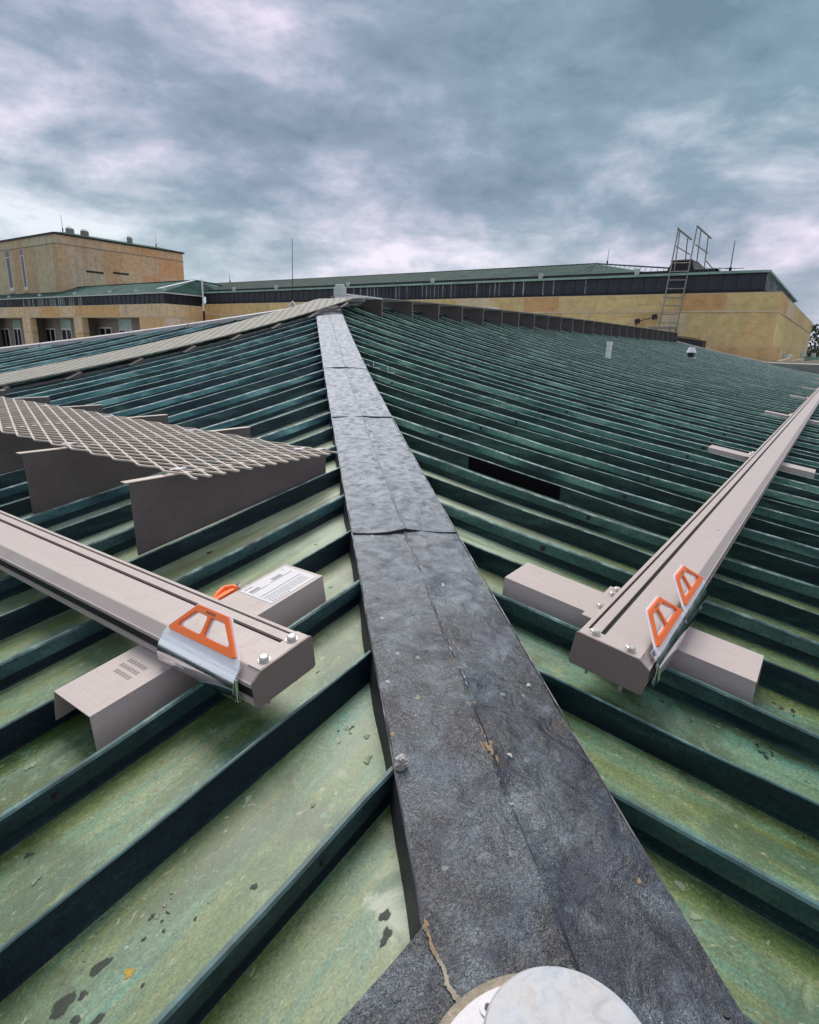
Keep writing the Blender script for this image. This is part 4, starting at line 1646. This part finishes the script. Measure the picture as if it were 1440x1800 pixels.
rod((10.6, 11.02, .84), (10.6, 10.99, 2.31), .011, 'tall thin dark rod on a white tripod foot, just left of the roof peak', foot=.12)
v = thing('vent_box', (12.55, 11.28, .8), 'pale grey metal vent box standing behind the peak of the roof', 'vent')
m = MB()
m.hexa([(12.43, 11.12, .7), (12.67, 11.12, .7), (12.67, 11.40, .7), (12.43, 11.40, .7), (12.44, 11.13, 1.44), (12.66, 11.13, 1.44), (12.66, 11.39, 1.44), (12.44, 11.39, 1.44)])
m.build('casing', PALEGREY, v, bevel=.015)
m = MB()
m.box(12.47, 12.63, 11.16, 11.36, 1.44, 1.50)
m.build('lid', PALEGREY, v, bevel=.02)
v = thing('vent_pipe', (19.7, 6.23, zr(6.23) - .1), 'plain white upright vent pipe standing alone on the right slope', 'vent pipe')
m = MB()
m.tube((19.7, 6.23, -.36), (19.7, 6.23, .20), .085, 20)
m.build('pipe', WHITE, v)
m = MB()
m.tube((19.7, 6.23, .20), (19.7, 6.23, .30), .097, 20)
m.build('pipe_cap', WHITE, v)
v = thing('roof_cowl', (32.85, 6.31, zr(6.31) - .1), 'white cowl with a dark slotted neck on the right slope near the far edge', 'vent cowl')
m = MB()
m.tube((32.85, 6.31, -.30), (32.85, 6.31, -.17), .25, 16)
m.build('base_flange', WHITE, v)
m = MB()
m.tube((32.85, 6.31, -.17), (32.85, 6.31, .08), .15, 14)
m.build('neck', BLACK, v)
m = MB()
m.tube((32.85, 6.31, .06), (32.85, 6.31, .32), .24, 16, r2=.13)
m.build('hood', WHITE, v)

# ------------------------------------------------------------------ ground and terrace
g_ = MB()
N = 24
for i in range(N + 1):
    for j in range(N + 1):
        g_.v.append((-4000 + 8000 * i / N, -4000 + 8000 * j / N, -22.0))
for i in range(N):
    for j in range(N):
        a = i * (N + 1) + j
        g_.f.append((a, a + N + 1, a + N + 2, a + 1))
        g_.m.append(0)
tag(g_.build('ground', GROUND), kind='structure')
ter = MB()
ter.box(50.5, 150, -30, 84, -1.6, -.47)
ter.box(40, 180, 24, 190, -8.0, -3.4)
tag(ter.build('terrace', CONC), kind='structure')

# ------------------------------------------------------------------ the long stone hall
XB, YC, YI = 62.0, 5.5, 84.5
hall = thing('stone_hall', (XB, YC, -.45), 'long golden stone hall with a dark metal band and low green roof behind the ridge', 'building')
m = MB()
m.box(XB + .03, 120, YC + .03, YI + 20, -.47, 5.33)
m.build('wall_core', MORTAR, hall)


def panelsX(par, xf, ys, z0, z1, mat, gap=.05, th=.12, face=-1):
    """stone panels on a wall facing -X"""
    for a, b_ in zip(ys, ys[1:]):
        lo, hi = min(a, b_), max(a, b_)
        m = MB()
        m.box(xf, xf + th - .004, lo + gap, hi - gap, z0 + gap, z1 - gap)
        m.build('stone_panel', mat, par)


def panelsY(par, yf, xs, z0, z1, mat, gap=.05, th=.12):
    for a, b_ in zip(xs, xs[1:]):
        lo, hi = min(a, b_), max(a, b_)
        m = MB()
        m.box(lo + gap, hi - gap, yf, yf + th - .004, z0 + gap, z1 - gap)
        m.build('stone_panel', mat, par)


up = [YC + .02, 9.65, 13.55, 17.43, 21.32, 25.32] + [25.32 + 4.0 * i for i in range(1, 15)]
up[-1] = YI
lowr = [YC + .02, 8.15, 10.37, 12.78, 15.1, 17.55, 19.93, 22.36] + [22.36 + 2.42 * i for i in range(1, 26)]
lowr[-1] = YI
panelsX(hall, XB, up, 3.82, 5.33, STONE)
panelsX(hall, XB, lowr, .78, 3.68, STONE)
panelsX(hall, XB, [YC + .02, 10.37, 15.1, 19.93, 24.8], -.46, .78, STONE)
xs = [XB + .14 + (i * 8.2) for i in range(8)]
panelsY(hall, YC, xs, 3.82, 5.33, STONE)
panelsY(hall, YC, xs, .78, 3.68, STONE)
panelsY(hall, YC, xs, -.46, .78, STONE)
m = MB()
m.box(XB - .07, 119.6, YC - .07, YI, 3.69, 3.79)
m.build('string_course', MORTAR, hall)
m = MB()
m.box(XB + .05, 119.6, YC + .05, YI, 5.335, 5.40)
m.build('wall_coping', BLACK, hall)
# dark metal band, set back, with upright folded seams
YBND = 6.9
m = MB()
m.box(XB + .5, 97, YBND + .08, YI, 5.40, 6.95)
m.build('band_core', BLACK, hall)
y = YBND
first = None
k = 0
while y < YI - .6:
    if first is None:
        mm = MB()
        mm.box(0, .05, .03, 1.10, 0, 1.28)
        first = mm.build('fascia_panel', FASCIA, hall)
        o = first
    else:
        o = bpy.data.objects.new('fascia_panel', first.data)
        COL.objects.link(o)
        o.parent = hall
        o.matrix_parent_inverse = hall.matrix_world.inverted()
    o.location = (XB + .44 + .012 * (k % 3), y, 5.58)
    y += 1.14
    k += 1
m = MB()
y = YBND
k = 0
rr = random.Random(11)
while y < YI - .3:
    pale = (22 < y < 58) and rr.random() < .55
    m.box(XB + .40, XB + .49, y - .03 - (.05 if pale else 0), y + .03, 5.5, 6.93, 1 if pale else 0)
    if 30 < y < 56:
        m.box(XB + .40, XB + .45, y + .55, y + .60, 5.5, 6.93, 1 if rr.random() < .5 else 0)
    y += 1.14
m.build('fascia_seams', [FASCIA, FSEAM], hall)['kind'] = 'stuff'
x = XB + .8
k = 0
while x < 96:
    mm = MB()
    mm.box(x, x + 1.0, YBND + .02, YBND + .08, 5.5, 6.93)
    mm.build('fascia_panel', FASCIA, hall)
    mm = MB()
    mm.box(x - .16, x + .16, YBND - .07, YBND + .01, 5.5, 6.9)
    mm.build('fascia_rib', FSEAM, hall)
    x += 1.35
m = MB()
m.box(XB + .3, 97, YBND - .1, YI, 5.42, 5.52)
m.build('band_sill', BLACK, hall)
m = MB()
m.box(XB + .18, 97, YBND - .28, YI + .2, 6.95, 7.12)
m.build('eave_edge', PALEGREEN, hall)
m = MB()
m.box(XB + .30, 119.8, YC + .25, YBND - .3, 5.41, 5.46)
m.build('wall_top_flashing', PINKCAP, hall)
# kerb behind the eave and its pale posts
m = MB()
m.box(XB + 1.5, XB + 1.7, 11.0, YI + 2, 7.1, 7.55)
m.box(XB + 1.5, 95, 11.0, 11.2, 7.1, 7.5)
m.build('roof_kerb', BLACK, hall)
for y in (18.16, 28.19, 42.02, 55.43, 69.18, 78.57):
    m = MB()
    m.box(XB + 1.2, XB + 1.62, y - .19, y + .19, 7.1, 7.82)
    m.build('kerb_post', PALEGREY, hall)
# low hipped copper roof
RZ = 9.62
m = MB()
m.add([(XB + .2, YBND - .1, 7.13), (XB + .2, YI + 16, 7.13), (72, YI + 16, RZ), (72, 25.4, RZ), (84, 25.4, RZ), (84, YI + 16, RZ),
       (96, YBND - .1, 7.13), (96, YI + 16, 7.13), (66.5, 17.6, 7.75)],
      [(0, 1, 2, 3, 8), (3, 2, 5, 4), (4, 5, 7, 6), (0, 8, 3, 4, 6)])
m.build('roof', FARROOF, hall)
m = MB()
y = 24.0
while y < YI + 5:
    a = Vector((XB + 1.9, y - 0, 7.62))
    b_ = Vector((71.9, max(y + .0, 25.4), RZ + .05))
    m.tube(a, b_, .035, 3)
    y += .62
y = 9.0
while y < 25:
    t = (y - 9) / 16.4
    m.tube((XB + 1.9, y, 7.55), (64.0 + 8 * t, y + .9, 7.58 + 2.08 * t), .035, 3)
    y += .62
m.build('roof_seams', SEAM_Y, hall)['kind'] = 'stuff'
m = MB()
m.tube((72, 25.4, RZ + .03), (72, YI + 16, RZ + .03), .09, 4)
m.tube((72, 25.4, RZ + .03), (64.2, 12.0, 7.5), .09, 4)
m.build('ridge_roll', FARROOF, hall)

# ---- ladder up to the hall roof with its two handrails
lad = thing('roof_ladder', (60.8, 14.0, 1.7), 'tall galvanised ladder with two looped handrails against the right part of the hall', 'ladder')
YLd, YRd = 14.794, 13.288
Lb, Lt = Vector((60.8, YLd, 2.2)), Vector((62.973, YLd, 11.178))
Rb, Rt = Vector((60.8, YRd, 1.5)), Vector((63.416, YRd, 11.273))
for a, b_ in ((Lb, Lt), (Rb, Rt)):
    m = MB()
    m.tube(a, b_, .062, 8)
    m.build('stringer', LADDER, lad)
for i in range(8):
    z = 2.72 + i * .76
    ta = (z - Lb.z) / (Lt.z - Lb.z)
    tb = (z - Rb.z) / (Rt.z - Rb.z)
    m = MB()
    m.tube(Lb.lerp(Lt, ta), Rb.lerp(Rt, tb), .045, 6)
    m.build('rung', LADDER, lad)
for (y, segs) in ((YLd, [((62.8, 11.05), (68.7, 11.01)), ((63.1, 9.6), (69.0, 9.66)), ((63.6, 10.95), (63.6, 7.4)), ((67.1, 10.9), (67.7, 7.8))]),
                  (YRd, [((63.4, 11.25), (70.3, 11.25)), ((63.8, 9.75), (69.8, 9.8)), ((65.2, 11.2), (65.4, 7.2)), ((68.9, 11.2), (69.3, 7.8)),
                         ((65.6, 8.5), (71.3, 8.2)), ((69.8, 9.05), (75.3, 8.6))])):
    for k, ((xa, za), (xb3, zb)) in enumerate(segs):
        m = MB()
        m.tube((xa, y, za), (xb3, y, zb), .085 if k == 0 else .055, 6)
        m.build('handrail', LADDER, lad)
pl = thing('roof_hatch', (66, 14, 7.3), 'dark sloping hatch box at the head of the ladder on the hall roof', 'hatch')
m = MB()
m.hexa([(63.9, 12.2, 7.2), (68, 12.2, 7.2), (68, 15.7, 7.2), (63.9, 15.7, 7.2), (64.0, 13.5, 8.42), (67.5, 13.5, 8.5), (67.5, 15.2, 8.5), (64.0, 15.2, 8.42)])
m.build('box', BLACK, pl)
m = MB()
m.box(63.86, 67.6, 13.4, 15.3, 8.43, 8.52)
m.build('lid', LADDER, pl)
m = MB()
m.hexa([(63.6, 13.0, 7.25), (63.9, 11.5, 7.3), (68, 11.5, 7.3), (68, 13.0, 7.3), (63.7, 13.3, 8.3), (63.9, 11.7, 7.45), (68, 11.7, 7.45), (68, 13.3, 8.3)])
m.build('ramp', LADDER, pl)
bn = thing('steel_step', (60.6, 14.4, 1.5), 'small dark steel landing at the foot of the tall ladder', 'step')
m = MB()
m.box(60.2, 61.0, 13.2, 15.65, 2.16, 2.34)
m.build('tread', LADDER, bn)
for (x, y) in ((60.3, 13.25), (60.3, 13.7), (60.3, 14.9), (60.9, 13.25), (60.9, 15.3)):
    m = MB()
    m.tube((x, y, 1.2), (x, y, 2.16), .06, 6)
    m.build('leg', LADDER, bn)
m = MB()
m.box(60.95, 61.0, 13.7, 14.9, 1.3, 1.95)
m.build('back_panel', PALEGREY, bn)
fb = thing('floodlight_bar', (61.5, 16.4, 1.2), 'slanting bar with two square dark floodlights left of the ladder foot', 'floodlight')
m = MB()
m.tube((61.5, 17.02, 2.852), (61.5, 15.486, 3.265), .04, 6)
m.tube((61.5, 17.15, 1.3), (61.5, 17.1, 2.8), .04, 6)
m.build('bar', BLACK, fb)
for (y, z) in ((17.02, 2.852), (15.486, 3.265)):
    m = MB()
    d = Vector((0, -.966, .26))
    e = Vector((0, .26, .966))
    c = Vector((61.35, y, z))
    p = [c + d * a + e * b_ + Vector((h_, 0, 0)) for h_ in (0, .22) for a, b_ in ((-.22, -.22), (.22, -.22), (.22, .22), (-.22, .22))]
    m.hexa(p)
    m.build('floodlight', BLACK, fb)
dk = thing('duct_box', (58, 11.6, .2), 'dark flat duct box behind the end of the ridge walkway, below the ladder', 'duct')
m = MB()
m.hexa([(57.4, 10.25, -.4), (59, 10.25, -.4), (59, 13.0, -.4), (57.4, 13.0, -.4), (57.4, 10.25, 1.12), (59, 10.25, 1.12), (59, 13.0, 1.45), (57.4, 13.0, 1.45)])
m.build('casing', BLACK, dk)
m = MB()
m.hexa([(57.3, 10.8, 1.23), (59.1, 10.8, 1.23), (59.1, 13.1, 1.50), (57.3, 13.1, 1.50), (57.3, 10.8, 1.30), (59.1, 10.8, 1.30), (59.1, 13.1, 1.57), (57.3, 13.1, 1.57)])
m.build('lid', BLACK, dk)
for (nm, y, z, w) in (('white_sensor', 32.4, 4.1, .5), ('white_sensor', 17.4, 2.2, .25)):
    m = MB()
    m.box(61.0, 61.4, y - w, y + w, z - .2, z + .18)
    m.box(61.1, 61.3, y - w * .6, y + w * .6, z - 4.6 if y > 20 else z - 2.7, z - .2)
    o = m.build('roof_unit', WHITE)
    tag(o, 'small white unit peeping over the ridge walkway in front of the hall wall' if y > 20 else 'tiny white box by the post of the floodlights', 'roof unit')

# ------------------------------------------------------------------ wing with recessed windows
XW = 55.0
wing = thing('colonnade_wing', (XW, YI, -3), 'low stone wing at the left with square pillars and recessed windows under a dark band', 'building')
wy = [YI, 90.85, 96.9, 102.85, 110.8, 116.5, 124.13, 130.96, 137.5, 144, 151, 158]
panelsX(wing, XW, wy, 3.15, 4.95, STONE2, gap=.06)
panelsY(wing, YI, [XW + .14, 58.6, XB - .1], 3.15, 4.95, STONE2)
panelsY(wing, YI, [XW + .14, 58.6, XB - .1], 1.2, 3.0, STONE2)
panelsX(wing, XW, [YI, 91.4], 1.0, 3.0, STONE2, gap=.06)
panelsX(wing, XW, [YI, 88, 91.4], -3.3, 1.0, STONE2, gap=.06)
m = MB()
m.box(XW + .03, XB, YI + .03, 160, 3.1, 4.97)
m.box(XW + .03, XB, YI + .03, 91.3, -4, 3.09)
m.build('wall_core', MORTAR, wing)
m = MB()
m.box(XW - .05, XB, YI - .05, 160, 3.02, 3.12)
m.build('string_course', MORTAR, wing)
for (a, b_) in ((109.1, 111.9), (128.5, 131.8), (148.2, 151.2)):
    m = MB()
    m.box(XW, XW + 1.1, a, b_, .4, 3.02)
    m.build('pillar', STONE2, wing)
    m = MB()
    m.box(XW, XW + 1.1, a, b_, -3.6, .34)
    m.build('pillar', STONE2, wing)
m = MB()
m.box(58.66, 59.0, 91.45, 160, -4, 3.01)
for y in (91.45, 111.95, 131.85, 151.3):
    m.box(XW + 1.12, 58.66, y, y + .3, -4, 3.01)
m.build('recess_wall', SHADEWALL, wing)
for (y0, y1, z0, z1, bl) in ((147.4, 151.2, -3.0, 1.06, 0), (141.6, 144.9, -2.6, 2.80, 1), (126.9, 130.6, -1.9, 1.22, 0), (120.4, 124.2, -1.6, 2.86, 1), (106.2, 110.2, -1.6, 1.58, 0),
                             (99.6, 103.7, -1.6, 2.96, 1)):
    m = MB()
    m.box(58.52, 58.655, y0, y1, z0, z1)
    w = m.build('window', WINFRAME, wing)
    ym = (y0 + y1) / 2
    zs = z1 - (1.75 if bl else .10)
    for (a, b_) in ((y0 + .26, ym - .24), (ym + .24, y1 - .26)):
        mm = MB()
        mm.box(58.47, 58.519, a, b_, z0 + .15, zs - .2)
        mm.build('pane', GLASS, w)
    if bl:
        mm = MB()
        mm.box(58.47, 58.519, y0 + .15, y1 - .15, zs + .12, z1 - .14)
        mm.build('pane', BLIND, w)
m = MB()
m.box(XW + .5, XB + .4, YI + .5, 160, 4.98, 6.45)
m.build('band_core', BLACK, wing)
y = YI + .4
first = None
k = 0
while y < 158:
    if first is None:
        mm = MB()
        mm.box(0, .05, .03, 1.27, 0, 1.3)
        first = mm.build('fascia_panel', FASCIA, wing)
        o = first
    else:
        o = bpy.data.objects.new('fascia_panel', first.data)
        COL.objects.link(o)
        o.parent = wing
        o.matrix_parent_inverse = wing.matrix_world.inverted()
    o.location = (XW + .42 + .012 * (k % 3), y, 5.08)
    y += 1.32
    k += 1
m = MB()
y = YI + .4
while y < 158:
    pale = 108 < y < 132 and rr.random() < .6
    m.box(XW + .36, XW + .45, y - .05, y + .05 + (.12 if pale else 0), 5.05, 6.4, 1 if pale else 0)
    y += .66 if 100 < y < 136 else 1.32
x = XW + .6
while x < XB:
    m.box(x - .05, x + .05, YI + .38, YI + .5, 5.05, 6.4, 0)
    x += 1.1
m.build('fascia_seams', [FASCIA, FSEAM], wing)['kind'] = 'stuff'
m = MB()
m.box(XW + .15, XB + .5, YI + .1, 160, 6.45, 6.62)
m.build('eave_edge', PALEGREY, wing)
m = MB()
m.box(XW + 1.4, XW + 1.6, YI + 1.6, 160, 6.6, 7.0)
m.box(XW + 1.4, XB + 2, YI + 1.4, YI + 1.6, 6.6, 7.0)
m.build('roof_kerb', BLACK, wing)
for y in (86.2, 93.59, 101.42, 113.05, 126.22, 139.29, 152.3):
    m = MB()
    m.box(XW + 1.1, XW + 1.5, y - .25, y + .25, 6.6, 7.3)
    m.build('kerb_post', PALEGREY, wing)
m = MB()
m.add([(XW + .3, YI + .2, 6.63), (XW + .3, 160, 6.63), (62.0, 160, 8.9), (62.0, 86.2, 8.9), (69, YI + .2, 6.8), (72, 93, 9.6), (72, 160, 9.6)],
      [(0, 1, 2, 3), (0, 3, 5, 4), (3, 2, 6, 5)])
m.build('roof', FARROOF, wing)
m = MB()
m.hexa([(62.0, 86.0, 8.92), (62.0, 86.9, 8.92), (57.5, 90.0, 7.35), (57.5, 89.1, 7.35), (62.0, 86.0, 9.02), (62.0, 86.9, 9.02), (57.5, 90.0, 7.45), (57.5, 89.1, 7.45)])
m.build('valley_flashing', WHITE, wing)
m = MB()
m.tube((62, 86.2, 8.95), (62, 160, 8.95), .12, 4)
m.tube((62, 86.2, 8.95), (71, 88, 8.6), .12, 4)
m.build('ridge_roll', FARROOF, wing)
rd = thing('white_downpipe', (60.5, 82.5, 4.3), 'slim white pole in the corner between the wing and the hall', 'pole')
m = MB()
m.tube((60.5, 82.5, 4.2), (60.5, 82.46, 8.75), .12, 8)
m.build('pole', WHITE, rd)
m = MB()
m.tube((60.5, 82.5, 1.8), (60.5, 82.5, 4.2), .16, 8)
m.build('base', BLACK, rd)

# ------------------------------------------------------------------ stone tower block
XT, YT = 59.0, 123.5
tow = thing('stone_tower', (XT, YT, 6), 'big square stone block with narrow slit windows rising above the roofs at the far left', 'building')
ZT0, ZT1 = 6.4, 18.0
m = MB()
m.box(XT + .03, 86, YT + .03, 172, ZT0, ZT1)
m.build('wall_core', MORTAR, tow)
ysT = [YT, 125.0, 132.0, 136.9, 138.6, 141.2, 143.0, 145.3, 152, 159, 166]
for i, (a, b_) in enumerate(zip(ysT, ysT[1:])):
    slit = i in (3, 6)
    m = MB()
    m.box(XT, XT + .116, a + .02, b_ - .02, 16.5, 17.95)
    m.build('stone_panel', STONE3, tow)
    if not slit:
        m = MB()
        m.box(XT, XT + .116, a + .02, b_ - .02, ZT0, 16.35)
        m.build('stone_panel', STONE3, tow)
    else:
        mm = MB()
        mm.box(XT + .02, XT + .10, a + .05, b_ - .05, 8.6, 16.3)
        w = mm.build('window', WINFRAME, tow)
        mm = MB()
        mm.box(XT + .0, XT + .019, a + .38, b_ - .38, 9.2, 14.9)
        mm.build('pane', GLASS, w)
        mm = MB()
        mm.box(XT - .02, XT + .019, a + .2, b_ - .2, 15.1, 16.2)
        mm.build('lintel_box', SHADEWALL, w)
        mm = MB()
        mm.box(XT - .25, XT + .1, a - .1, b_ + .1, 8.1, 8.6)
        mm.build('window_sill', STONE3, tow)
        m = MB()
        m.box(XT, XT + .116, a + .02, b_ - .02, ZT0, 8.05)
        m.build('stone_panel', STONE3, tow)
xsT = [XT + .13, 61.0, 63.6, 67.9, 72.0, 76.0, 80.0, 85.9]
for i, (a, b_) in enumerate(zip(xsT, xsT[1:])):
    for (z0, z1) in ((16.5, 17.95), (12.6, 16.35), (6.6, 12.55)):
        m = MB()
        m.box(a + .03, b_ - .03, YT, YT + .116, z0, z1)
        m.build('stone_panel', STONE3W, tow)
m = MB()
m.box(63.6, 67.9, YT - .05, YT - .004, 9.0, 12.9)
m.build('stone_panel', STONE3, tow)
m = MB()
m.box(71.0, 73.8, YT - .05, YT - .004, 11.0, 13.0)
m.build('stone_panel', STONE3, tow)
for (x0, x1, z) in ((64.2, 67.6, 11.9), (69.6, 72.9, 12.2)):
    m = MB()
    m.box(x0, x1, YT - .10, YT - .051, z, z + .36)
    m.build('slit_vent', BLACK, tow)
m = MB()
m.box(XT - .08, 86.05, YT - .08, 172, 16.36, 16.48)
m.build('string_course', SHADEWALL, tow)
m = MB()
m.box(XT - .25, 86.3, YT - .25, 172, 18.0, 18.25)
m.build('roof_edge', BLACK, tow)
m = MB()
m.add([(XT - .4, YT - .4, 18.26), (86.4, YT - .4, 18.26), (86.4, 172, 18.26), (XT - .4, 172, 18.26), (XT + 3.5, YT + 3.5, 19.1), (83, YT + 3.5, 19.1), (83, 170, 19.1), (XT + 3.5, 170, 19.1)],
      [(0, 1, 5, 4), (1, 2, 6, 5), (2, 3, 7, 6), (3, 0, 4, 7), (4, 5, 6, 7)])
m.build('roof', FARROOF, tow)
for (x, y, z, r, lb) in ((63.2, 126, 18.7, .75, 'left of the pair of rounded grey cowls on the tower block roof'), (66.0, 126, 18.7, .75, 'right of the pair of rounded grey cowls on the tower block roof'),
                         (75.3, 126, 18.9, .55, 'single small grey cowl nearer the right end of the tower block roof')):
    c = thing('roof_cowl', (x, y, z), lb, 'vent cowl', 'cowls on the tower roof')
    m = MB()
    m.tube((x, y, z - .2), (x, y, z + .95), r, 14)
    m.build('cowl_body', CONC, c)
    m = MB()
    m.tube((x, y, z + .95), (x, y, z + 1.3), r, 14, r2=r * .6)
    m.tube((x, y, z + 1.3), (x, y, z + 1.42), r * .6, 14, r2=r * .2)
    m.build('cowl_cap', PALEGREY, c)

rod((61.0, 124.2, 18.7), (60.9, 124.1, 21.6), .045, 'thin rod at the corner of the tower block roof')
rod((80.0, 124.0, 18.6), (80.0, 123.9, 20.9), .045, 'thin rod at the right end of the tower block roof')
rod((72.0, 90.3, 9.5), (72.0, 90.4, 11.2), .04, 'faint thin rod rising just right of where the wing roof meets the hall roof')
rod((72.0, 24.1, 9.4), (72.0, 24.04, 11.2), .035, 'faint thin rod at the hip of the hall roof, left of the ladder')
rod((66.0, 10.39, 7.2), (66.0, 10.39, 10.2), .05, 'dark thin rod on the hall roof, right of the ladder')

# ------------------------------------------------------------------ low roof and hill at the right edge
lr = thing('low_green_roof', (80, 0, -.47), 'low green roof with a cream parapet past the right end of the hall', 'roof')
m = MB()
m.hexa([(66, -26, -.46), (140, -26, -.46), (140, 3.9, -.46), (66, 3.9, -.46), (70, -22, .05), (136, -22, .05), (136, 3.3, .05), (70, 3.3, .05)])
m.build('roof', FARROOF, lr)
pv = None
pts = [(59.0, 4.6), (60.5, 3.9), (61.5, 3.0), (62.0, 1.0), (62.0, -3), (62.0, -20)]
m = MB()
for a, b_ in zip(pts, pts[1:]):
    d = Vector((b_[0] - a[0], b_[1] - a[1], 0)).normalized()
    nn2 = Vector((-d.y, d.x, 0)) * .12
    A_ = Vector((a[0], a[1], 0))
    B2 = Vector((b_[0], b_[1], 0))
    q = [A_ - nn2, B2 - nn2, B2 + nn2, A_ + nn2]
    m.hexa([(p.x, p.y, -.47) for p in q] + [(p.x, p.y, -.47 + .12 + .25 * (1 if i in (1, 2) else 0)) for i, p in enumerate(q)])
m.build('parapet', CREAM, lr)
for (x, y, lb) in ((64.5, 4.4, 'closest and widest of the small grey stubs at the foot of the hall corner'), (72, 3.6, 'second small grey stub right of the hall corner'),
                   (82, 3.1, 'third small grey stub right of the hall corner'), (95, 2.7, 'last and smallest of the grey stubs right of the hall corner')):
    m = MB()
    m.tube((x, y, -.46), (x, y, .25 if x < 70 else .5), .35 if x < 70 else .22, 10)
    tag(m.build('vent_stub', PALEGREY), lb, 'vent', 'vent stubs by the low green roof')

hv, hf = [], []
NX, NY = 40, 40
rh = random.Random(3)
for i in range(NX + 1):
    for j in range(NY + 1):
        x = 260 + 500 * i / NX
        y = -420 + 520 * j / NY
        ex = math.sin(math.pi * i / NX) ** .6
        ey = math.sin(math.pi * min(max(j / NY, 0), 1)) ** .5
        z = -22 + (36 + 5 * math.sin(x * .02 + y * .013) + 4 * math.sin(y * .05)) * ex * ey + rh.uniform(-1.2, 1.2)
        hv.append((x, y, z))
for i in range(NX):
    for j in range(NY):
        a = i * (NY + 1) + j
        hf.append((a, a + NY + 1, a + NY + 2, a + 1))
tag(mk('hill', hv, hf, FOLIAGE, smooth=True, fix=False), kind='structure')


def tree(x, y, z, h, lb, sd_):
    r_ = random.Random(sd_)
    t = thing('broadleaf_tree', (x, y, z), lb, 'tree', 'dark trees past the right end of the hall')
    m = MB()
    m.tube((x, y, z), (x, y, z + h * .5), h * .035, 7, r2=h * .018)
    for k in range(4):
        a = r_.random() * 6.28
        m.tube((x, y, z + h * (.3 + .05 * k)), (x + math.cos(a) * h * .2, y + math.sin(a) * h * .2, z + h * .62), h * .014, 5, r2=h * .006)
    m.build('trunk', BARK, t)
    m = MB()
    cl = [(r_.gauss(0, .2), r_.gauss(0, .2), .62 + r_.gauss(0, .14), r_.uniform(.10, .2)) for _ in range(14)]
    for _ in range(1500):
        c = r_.choice(cl)
        d = Vector((r_.gauss(0, 1), r_.gauss(0, 1), r_.gauss(0, 1))).normalized() * c[3] * r_.random() ** .4
        p = Vector((x + (c[0] + d.x) * h, y + (c[1] + d.y) * h, z + (c[2] + d.z) * h))
        s_ = h * .022
        u = Vector((r_.gauss(0, 1), r_.gauss(0, 1), r_.gauss(0, 1))).normalized() * s_
        w = u.orthogonal().normalized() * s_
        m.add([p - u, p + w, p + u, p - w], [(0, 1, 2, 3)])
    m.build('crown', FOLIAGE, t, fix=False)


tree(150, 3.5, -9, 15, 'dark tree close behind the right end of the hall', 1)
tree(170, -3.0, -9, 14, 'dark tree at the very right edge of the photo, beyond the low green roof', 2)
tree(190, 5.5, -10, 18, 'tallest dark tree, farthest back beyond the right end of the hall', 5)
